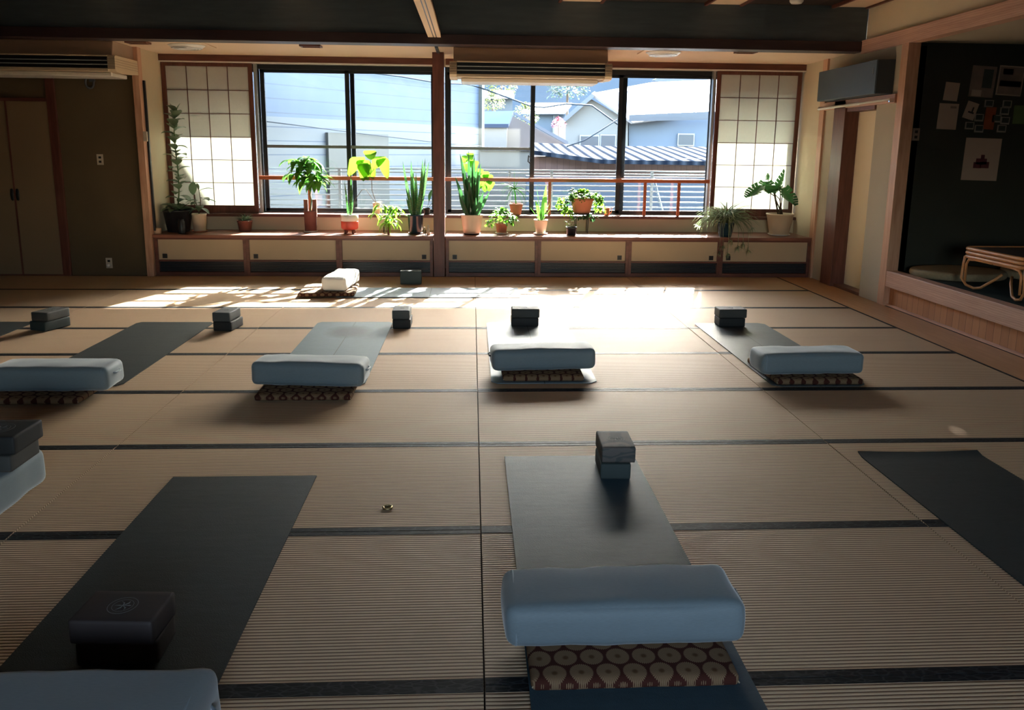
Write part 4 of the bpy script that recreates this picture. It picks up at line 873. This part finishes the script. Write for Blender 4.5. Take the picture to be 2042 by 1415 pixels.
# monstera
t, top = plant('monstera_plant', 'monstera with split leaves in a large cream pot at the right end of the shelf', 1553, 466, 7.55, BT, 'cream_plastic', .165, .115, .26, .135, .05)
def monstera(M_, base, d, side, L, w, droop=.5):
    base = V(base); tt = V(d).normalized(); sd = V(side).normalized(); p = base.copy(); N = 7; mid = [p.copy()]; nrm = []
    T_ = [tt.copy()]
    for i in range(N): p = p+tt*(L/N); tt = Matrix.Rotation(-droop/N, 3, sd) @ tt; mid.append(p.copy()); T_.append(tt.copy())
    for sg in (-1, 1):
        for i in range(N):
            u0 = i/N; u1 = (i+.86)/N if i < N-1 else 1.0
            W0 = w/2*(math.sin(PI*min(1, u0*.85+.18))**.8); W1 = w/2*(math.sin(PI*min(1, u1*.85+.18))**.8) if i < N-1 else .01
            back = -.10*L if i < 2 else .10*L*u0
            a, b = mid[i], mid[i].lerp(mid[i+1], .86 if i < N-1 else 1); n_ = sd.cross(T_[i])
            a2 = a+sd*sg*W0*.55+n_*(-.04*w); b2 = b+sd*sg*W1*.55+n_*(-.04*w); a3 = a+sd*sg*W0+T_[i]*back-n_*(.14*w); b3 = b+sd*sg*W1+T_[i]*back*.9-n_*(.14*w)
            ac = mid[i+1]+sd*sg*W1*.35-n_*(.02*w)
            M_.add([a, b, b2, a2, b3, a3, mid[i+1], ac], [(0, 1, 2, 3), (3, 2, 4, 5), (1, 6, 7, 2)] if sg > 0 else [(3, 2, 1, 0), (5, 4, 2, 3), (2, 7, 6, 1)], 0, True)
m = MB(); st_ = MB()
for (u, v, Y, dx, dy, dz, sx_, sy_, sz_, L, w) in ((1517, 372, 7.42, -.75, -.25, -.75, .45, -.85, -.2, .26, .22), (1527, 362, 7.5, .1, -.3, -.9, 1, -.2, 0, .17, .20), (1543, 385, 7.5, .55, -.2, .95, .75, .5, -.4, .30, .14), (1560, 375, 7.45, .25, -.5, -.8, .9, .35, .0, .30, .24), (1555, 372, 7.5, -.5, -.3, -.5, .5, -.8, 0, .16, .14), (1531, 358, 7.5, .1, 0, .9, 1, .2, 0, .08, .06)):
    b = px(u, v, Y); monstera(m, b, V(dx, dy, dz), V(sx_, sy_, sz_), L, w)
    c = top+V(R.uniform(-.03, .03), 0, 0); st_.tube([c, (c*.5+b*.5)+V((b.x-c.x)*-.1, 0, .06), b], [.008, .006, .004], 7)
m.build('foliage', 'leaf_monstera', t); st_.build('stem', 'stem_brown', t)

# ================================================================= OUTSIDE
sbox('trim_eave', 'roof_grey', (-6.5, 8.5, 8.12, 9.66, 2.70, 2.80)); bpy.data.objects['trim_eave'].name = 'trim_23'
sbox('wall_outer', 'house_grey', (-8, -3.74, 8.1, 8.2, -3, 3.3), (4.07, 8, 8.1, 8.2, -3, 3.3), (-8, 8, 8.1, 8.2, -3, .6), (-8, 8, 8.1, 8.2, 2.5, 3.3))
g = MB(); g.box(-40, 60, 8.3, 120, -3.2, -3.0); go = g.build('ground_outside', 'outside_ground'); struct(go)
# balcony railing
t = thing('balcony_railing', 'pale metal balcony railing of thin horizontal bars outside the windows', 'railing', (0, 9.3, .45))
m = MB()
for z in (1.20, 1.155, .985, .91, .835, .76, .685, .61, .535): m.box(-5, 6, 9.29, 9.31, z-.009, z+.009)
m.build('bars', 'aluminium_blue', t)
for x in (-3.6, -1.9, .5, 1.1, 2.55, 4.0): m = MB(); m.box(x-.02, x+.02, 9.312, 9.35, .2, 1.2); m.build('post', 'aluminium_blue', t)
m = MB(); m.tube([(2.58, 9.36, 1.1), (2.85, 9.36, .25)], .02, 6); m.build('brace', 'aluminium_blue', t)
sbox('balcony_floor', 'house_grey', -5, 6, 8.2, 9.4, .1, .2); bpy.data.objects['balcony_floor'].name = 'floor_balcony'
# neighbouring sided building
d = V(.57, .82, 0).normalized(); nrm = V(-.82, .57, 0).normalized(); c1 = V(.13, 15, 0); c0 = c1-d*7.2
t = thing('sided_building', 'pale blue and white metal-sided building filling the left window view', 'building', (c1.x, c1.y, -3))
m = MB(); cc = (c0+c1)/2+nrm*2; cc.z = .225; m.obox(cc, d*3.6, nrm*2, V(0, 0, 3.225)); m.build('wall', 'metal_siding', t)
m = MB(); e = c1-nrm*.03; e.z = .2; m.obox(e, d*.05, nrm*.05, V(0, 0, 3.2)); m.build('corner_trim', 'panel_poly', t)
pa, pb = .545, .715
def on_wall(u, v):
    q = ray(u, v); return CAM+q*((c1-CAM).dot(nrm)/q.dot(nrm))
a = on_wall(650, 300); b = on_wall(770, 300); a.z = b.z = 0; ptop = on_wall(710, 266).z
m = MB(); q = (a+b)/2-nrm*.031; q.z = ptop-1.5; m.obox(q, (b-a)*.5, nrm*.03, V(0, 0, 1.5)); m.build('corrugated_panel', 'panel_poly', t)
def house(name, label, poly, Y, depth, wall, roofs=(), wins=(), cat='house', group=None, base=None):
    b = [px(u, v, Y) for u, v in poly]; t = base or thing(name, label, cat, (sum(p.x for p in b)/len(b), Y, -3), group)
    n = len(b); m = MB(); vs = [tuple(p) for p in b]+[(p.x+depth*.05, Y+depth, p.z) for p in b]
    m.add(vs, [tuple(range(n))[::-1], tuple(range(n, 2*n))]+[(i, (i+1) % n, (i+1) % n+n, i+n) for i in range(n)]); m.build('wall', wall, t)
    for rp in roofs:     # each roof: (material, [(u,v,Y)...]) slab
        P = [px(u, v, y) for u, v, y in rp[1]]; k = len(P); nn = (P[1]-P[0]).cross(P[2]-P[0]).normalized()*.12
        if nn.z > 0: nn = -nn
        m = MB(); m.add(P+[p+nn for p in P], [tuple(range(k)), tuple(range(2*k-1, k-1, -1))]+[(i, i+k, (i+1) % k+k, (i+1) % k) for i in range(k)]); m.build('roof', rp[0], t)
    for (u0, v0, u1, v1) in wins:
        a, b2 = px(u0, v0, Y-.08), px(u1, v1, Y-.08); m = MB(); m.box(a.x, b2.x, Y-.08, Y-.01, b2.z, a.z); w_ = m.build('window', 'aluminium_blue', t)
        m = MB(); g_ = (b2.x-a.x)*.06; m.box(a.x+g_, b2.x-g_, Y-.1, Y-.08, b2.z+g_, a.z-g_); m.build('pane', 'louver_blue', w_)
    return t
WH = house('white_house', 'white gabled house with bright roof beyond the right window', [(1128, 400), (1128, 238), (1180, 198), (1252, 240), (1252, 400)], 22, 8, 'house_white',
      [('roof_grey', [(1118, 240, 21.6), (1180, 186, 21.6), (1186, 182, 25), (1124, 236, 25)]), ('roof_grey', [(1254, 240, 21.5), (1254, 227, 21.45), (1446, 219, 21.45), (1446, 236, 21.5)]), ('roof_white', [(1180, 186, 21.6), (1262, 244, 21.6), (1440, 222, 22.5), (1440, 158, 27), (1300, 164, 27)])], [(1156, 269, 1195, 296), (1197, 268, 1228, 294)])
house('', '', [(1254, 400), (1254, 232), (1445, 226), (1445, 400)], 22.2, 6, 'house_blue_and_shade', [], [(1352, 266, 1384, 291)], base=WH)  # long side of the white house, its bluish shade put into the wall colour
house('far_house', 'dark-roofed house at the top right corner of the window view', [(1345, 400), (1345, 175), (1430, 120), (1500, 120), (1500, 400)], 34, 6, 'roof_grey', [('roof_grey', [(1300, 160, 33), (1350, 138, 33), (1520, 190, 33), (1520, 225, 33)])])
house('pink_house', 'pinkish gable wall with a dark sloping roof edge beyond the window', [(1010, 330), (1010, 240), (1024, 232), (1130, 288), (1130, 330)], 19, 3, 'house_pink', [('roof_grey', [(1016, 224, 18.8), (1022, 222, 18.8), (1132, 282, 18.8), (1132, 290, 18.8)])])
house('grey_house', 'grey wall with a dark blue roof beside the sided building', [(950, 330), (950, 246), (1012, 246), (1008, 330)], 18, 3, 'house_grey', [('roof_blue', [(950, 247, 17.8), (1014, 247, 17.8), (1024, 221, 18.15), (962, 222, 18.15)])])
house('white_roof_house', 'distant blue-walled house with a bright white roof, centre of the right window', [(1060, 300), (1060, 219), (1126, 219), (1126, 300)], 30, 5, 'house_blue_and_shade', [('roof_white', [(1040, 221, 29.5), (1126, 221, 29.5), (1140, 205, 33), (1050, 205, 33)])], [(1104, 230, 1114, 246)])
house('top_house', 'distant house with pale roof near the top edge, beside the sided building', [(950, 260), (950, 190), (1022, 190), (1022, 260)], 34, 5, 'house_grey', [('roof_white', [(945, 191, 33.5), (1026, 191, 33.5), (1022, 180, 37), (950, 180, 37)])])
# low stone wall and tiled shed
t = thing('tiled_shed', 'brown plank shed with a glittering tiled roof beyond the balcony', 'shed', (px(1250, 300, 14).x, 14, -3))
A = px(1060, 300, 14); B = px(1450, 318, 14)
m = MB(); m.box(A.x, B.x, 14, 17, -3, px(1250, 315, 14).z); m.build('wall', 'fence_planks', t)
P = [px(1066, 300, 13.8), px(1200, 318, 13.6), px(1450, 322, 13.6), px(1450, 293, 17), px(1200, 291, 17), px(1060, 284, 17)]; m = MB(); k = 6
m.add(P+[p-V(0, 0, .08) for p in P], [tuple(range(k)), tuple(range(2*k-1, k-1, -1))]+[(i, i+k, (i+1) % k+k, (i+1) % k) for i in range(k)]); m.build('roof', 'roof_tile', t)
t = thing('stone_wall', 'beige rendered wall with pale coping seen through the middle windows', 'wall', (px(960, 300, 13).x, 13, -3))
A = px(957, 300, 13.5); B = px(1062, 300, 13.5); m = MB(); m.box(A.x, B.x, 13.5, 13.8, -3, px(970, 300, 13.5).z); m.build('wall', 'stone_wall', t)
m = MB(); m.box(A.x, B.x, 13.45, 13.85, px(970, 300, 13.5).z, px(970, 294, 13.5).z); m.build('coping', 'roof_tile', t)
t = thing('garden_wall', 'low pale blue-grey block wall seen between the balcony bars', 'wall', (px(1240, 360, 12.6).x, 12.6, -3))
A = px(1050, 360, 12.6); B = px(1470, 360, 12.6); m = MB(); m.box(A.x, B.x, 12.6, 12.8, -3, px(1240, 356, 12.6).z); m.build('wall', 'house_blue_and_shade', t)
m = MB(); m.box(A.x, B.x, 12.57, 12.83, px(1240, 356, 12.6).z, px(1240, 352, 12.6).z); m.build('coping', 'house_grey', t)
# hill and trees
h = MB(); n_ = 40; vs = []; fs = []
for j in range(12):
    for i in range(n_+1):
        x = -50+150*i/n_; z = -3+34*(j/11)**1.2*(1+.25*noise.noise(V(x*.03, 1, j*.1)))+1.6*noise.noise(V(x*.3, j, 0))
        vs.append((x, 60+j*5+2*noise.noise(V(x*.2, j*2, 5)), z))
for j in range(11):
    for i in range(n_): a = j*(n_+1)+i; fs.append((a, a+1, a+n_+2, a+n_+1))
h.add(vs, fs, 0, True); struct(h.build('hill', 'hill_forest_haze'))
def tree(name, label, u, v, Y, r, mat, n=160, group=None, L=.2):
    c = px(u, v, Y); t = thing(name, label, 'tree', (c.x, Y, -3), group)
    m = MB(); m.tube([(c.x, Y, -3), (c.x, Y, c.z)], [r*.12, r*.05], 8); m.build('trunk', 'stem_brown', t)
    m = MB(); bush(m, c, r, r, r, n, r*L, r*L*.7, seed=int(u)); m.build('crown', mat, t)
tree('tree', 'yellow-green tree between the far rooftops beside the sided building', 982, 206, 26, .42, 'tree_far', 520)
tree('tree', 'olive tree crown behind the pinkish gable', 1048, 232, 24, .42, 'tree_far', 420)
tree('tree', 'pale blue-green tree on the hillside, above the white far roof', 1132, 172, 44, 1.2, 'tree_blue', 700)
tree('tree', 'pale tree at the hill foot left of the middle mullion', 1000, 168, 50, 1.0, 'tree_far', 520)
tree('blossom_tree', 'pink blossoming bush beside the white gabled house', 1114, 248, 20.5, .2, 'blossom', 420)
# overhead cables
def cable(label, pts, r=.02):
    P = [(on_wall(u, v)-nrm*.12 if y == 0 else px(u, v, y)) for u, v, y in pts]; m = MB(); m.tube(P, r, 6); tag(m.build('power_cable', 'cable_black', loc=P[0]), label, 'cable', 'power cables outside')
cable('thick sagging power cable crossing all windows', [(500, 116, 0), (640, 130, 0), (700, 142, 0), (790, 153, 0), (865, 166, 0), (920, 168, 0), (950, 176, 0), (1000, 190, 13.5), (1060, 212, 13.5), (1085, 214, 14), (1130, 207, 14), (1180, 210, 14), (1205, 228, 14), (1235, 250, 14)], .016)
cable('power cable rising to the right in front of the white house', [(1130, 292, 13), (1165, 280, 13), (1195, 262, 13), (1235, 236, 13)], .014)
cable('thin power cable low across the sided building', [(500, 240, 0), (600, 252, 0), (700, 265, 0), (870, 285, 0), (950, 291, 0)], .008)

# ================================================================= LIGHT
w = bpy.data.worlds.new('world'); SC.world = w; w.use_nodes = True; nt = w.node_tree; nt.nodes.clear()
o = nt.nodes.new('ShaderNodeOutputWorld'); b = nt.nodes.new('ShaderNodeBackground'); s = nt.nodes.new('ShaderNodeTexSky')
s.sky_type = 'NISHITA'; s.sun_disc = False; s.sun_elevation = math.radians(31); s.sun_rotation = math.radians(18); s.air_density = 1.2; s.dust_density = 2.5; s.ozone_density = 1.5
SKY, SUN, EXPO = 1.1, 22, 2.05
b.inputs[1].default_value = SKY; hs = nt.nodes.new('ShaderNodeHueSaturation'); hs.inputs['Saturation'].default_value = .8; nt.links.new(s.outputs[0], hs.inputs['Color']); nt.links.new(hs.outputs[0], b.inputs[0]); nt.links.new(b.outputs[0], o.inputs[0])
sl = bpy.data.lights.new('sun', 'SUN'); sl.energy = SUN; sl.angle = math.radians(.9); sl.color = (1, .94, .84)
so = bpy.data.objects.new('sun', sl); C.objects.link(so); so.rotation_euler = V(-.33, -1, -.633).to_track_quat('-Z', 'Y').to_euler(); so.location = (8, 20, 12)
def portal(x, y, z, sx, sz, flip):
    l = bpy.data.lights.new('window_portal', 'AREA'); l.shape = 'RECTANGLE'; l.size = sx; l.size_y = sz; l.cycles.is_portal = True
    q = bpy.data.objects.new('window_portal', l); C.objects.link(q); q.location = (x, y, z); q.rotation_euler = (math.radians(90 if not flip else -90), 0, 0)
portal(-2.1, 8.12, 1.55, 3.3, 1.8, True); portal(1.85, 8.12, 1.55, 4.5, 1.8, True); portal(.4, YB-.1, 1.52, 1.8, 1.05, False)
SC.view_settings.view_transform = 'Standard'; SC.view_settings.look = 'None'; SC.view_settings.exposure = EXPO; SC.view_settings.gamma = 1
SC.view_settings.use_curve_mapping = False
cy = SC.cycles; cy.use_denoising = True; cy.max_bounces = 10; cy.diffuse_bounces = 6; cy.glossy_bounces = 4; cy.transparent_max_bounces = 16; cy.transmission_bounces = 6; cy.sample_clamp_indirect = 8; cy.caustics_reflective = False; cy.caustics_refractive = False
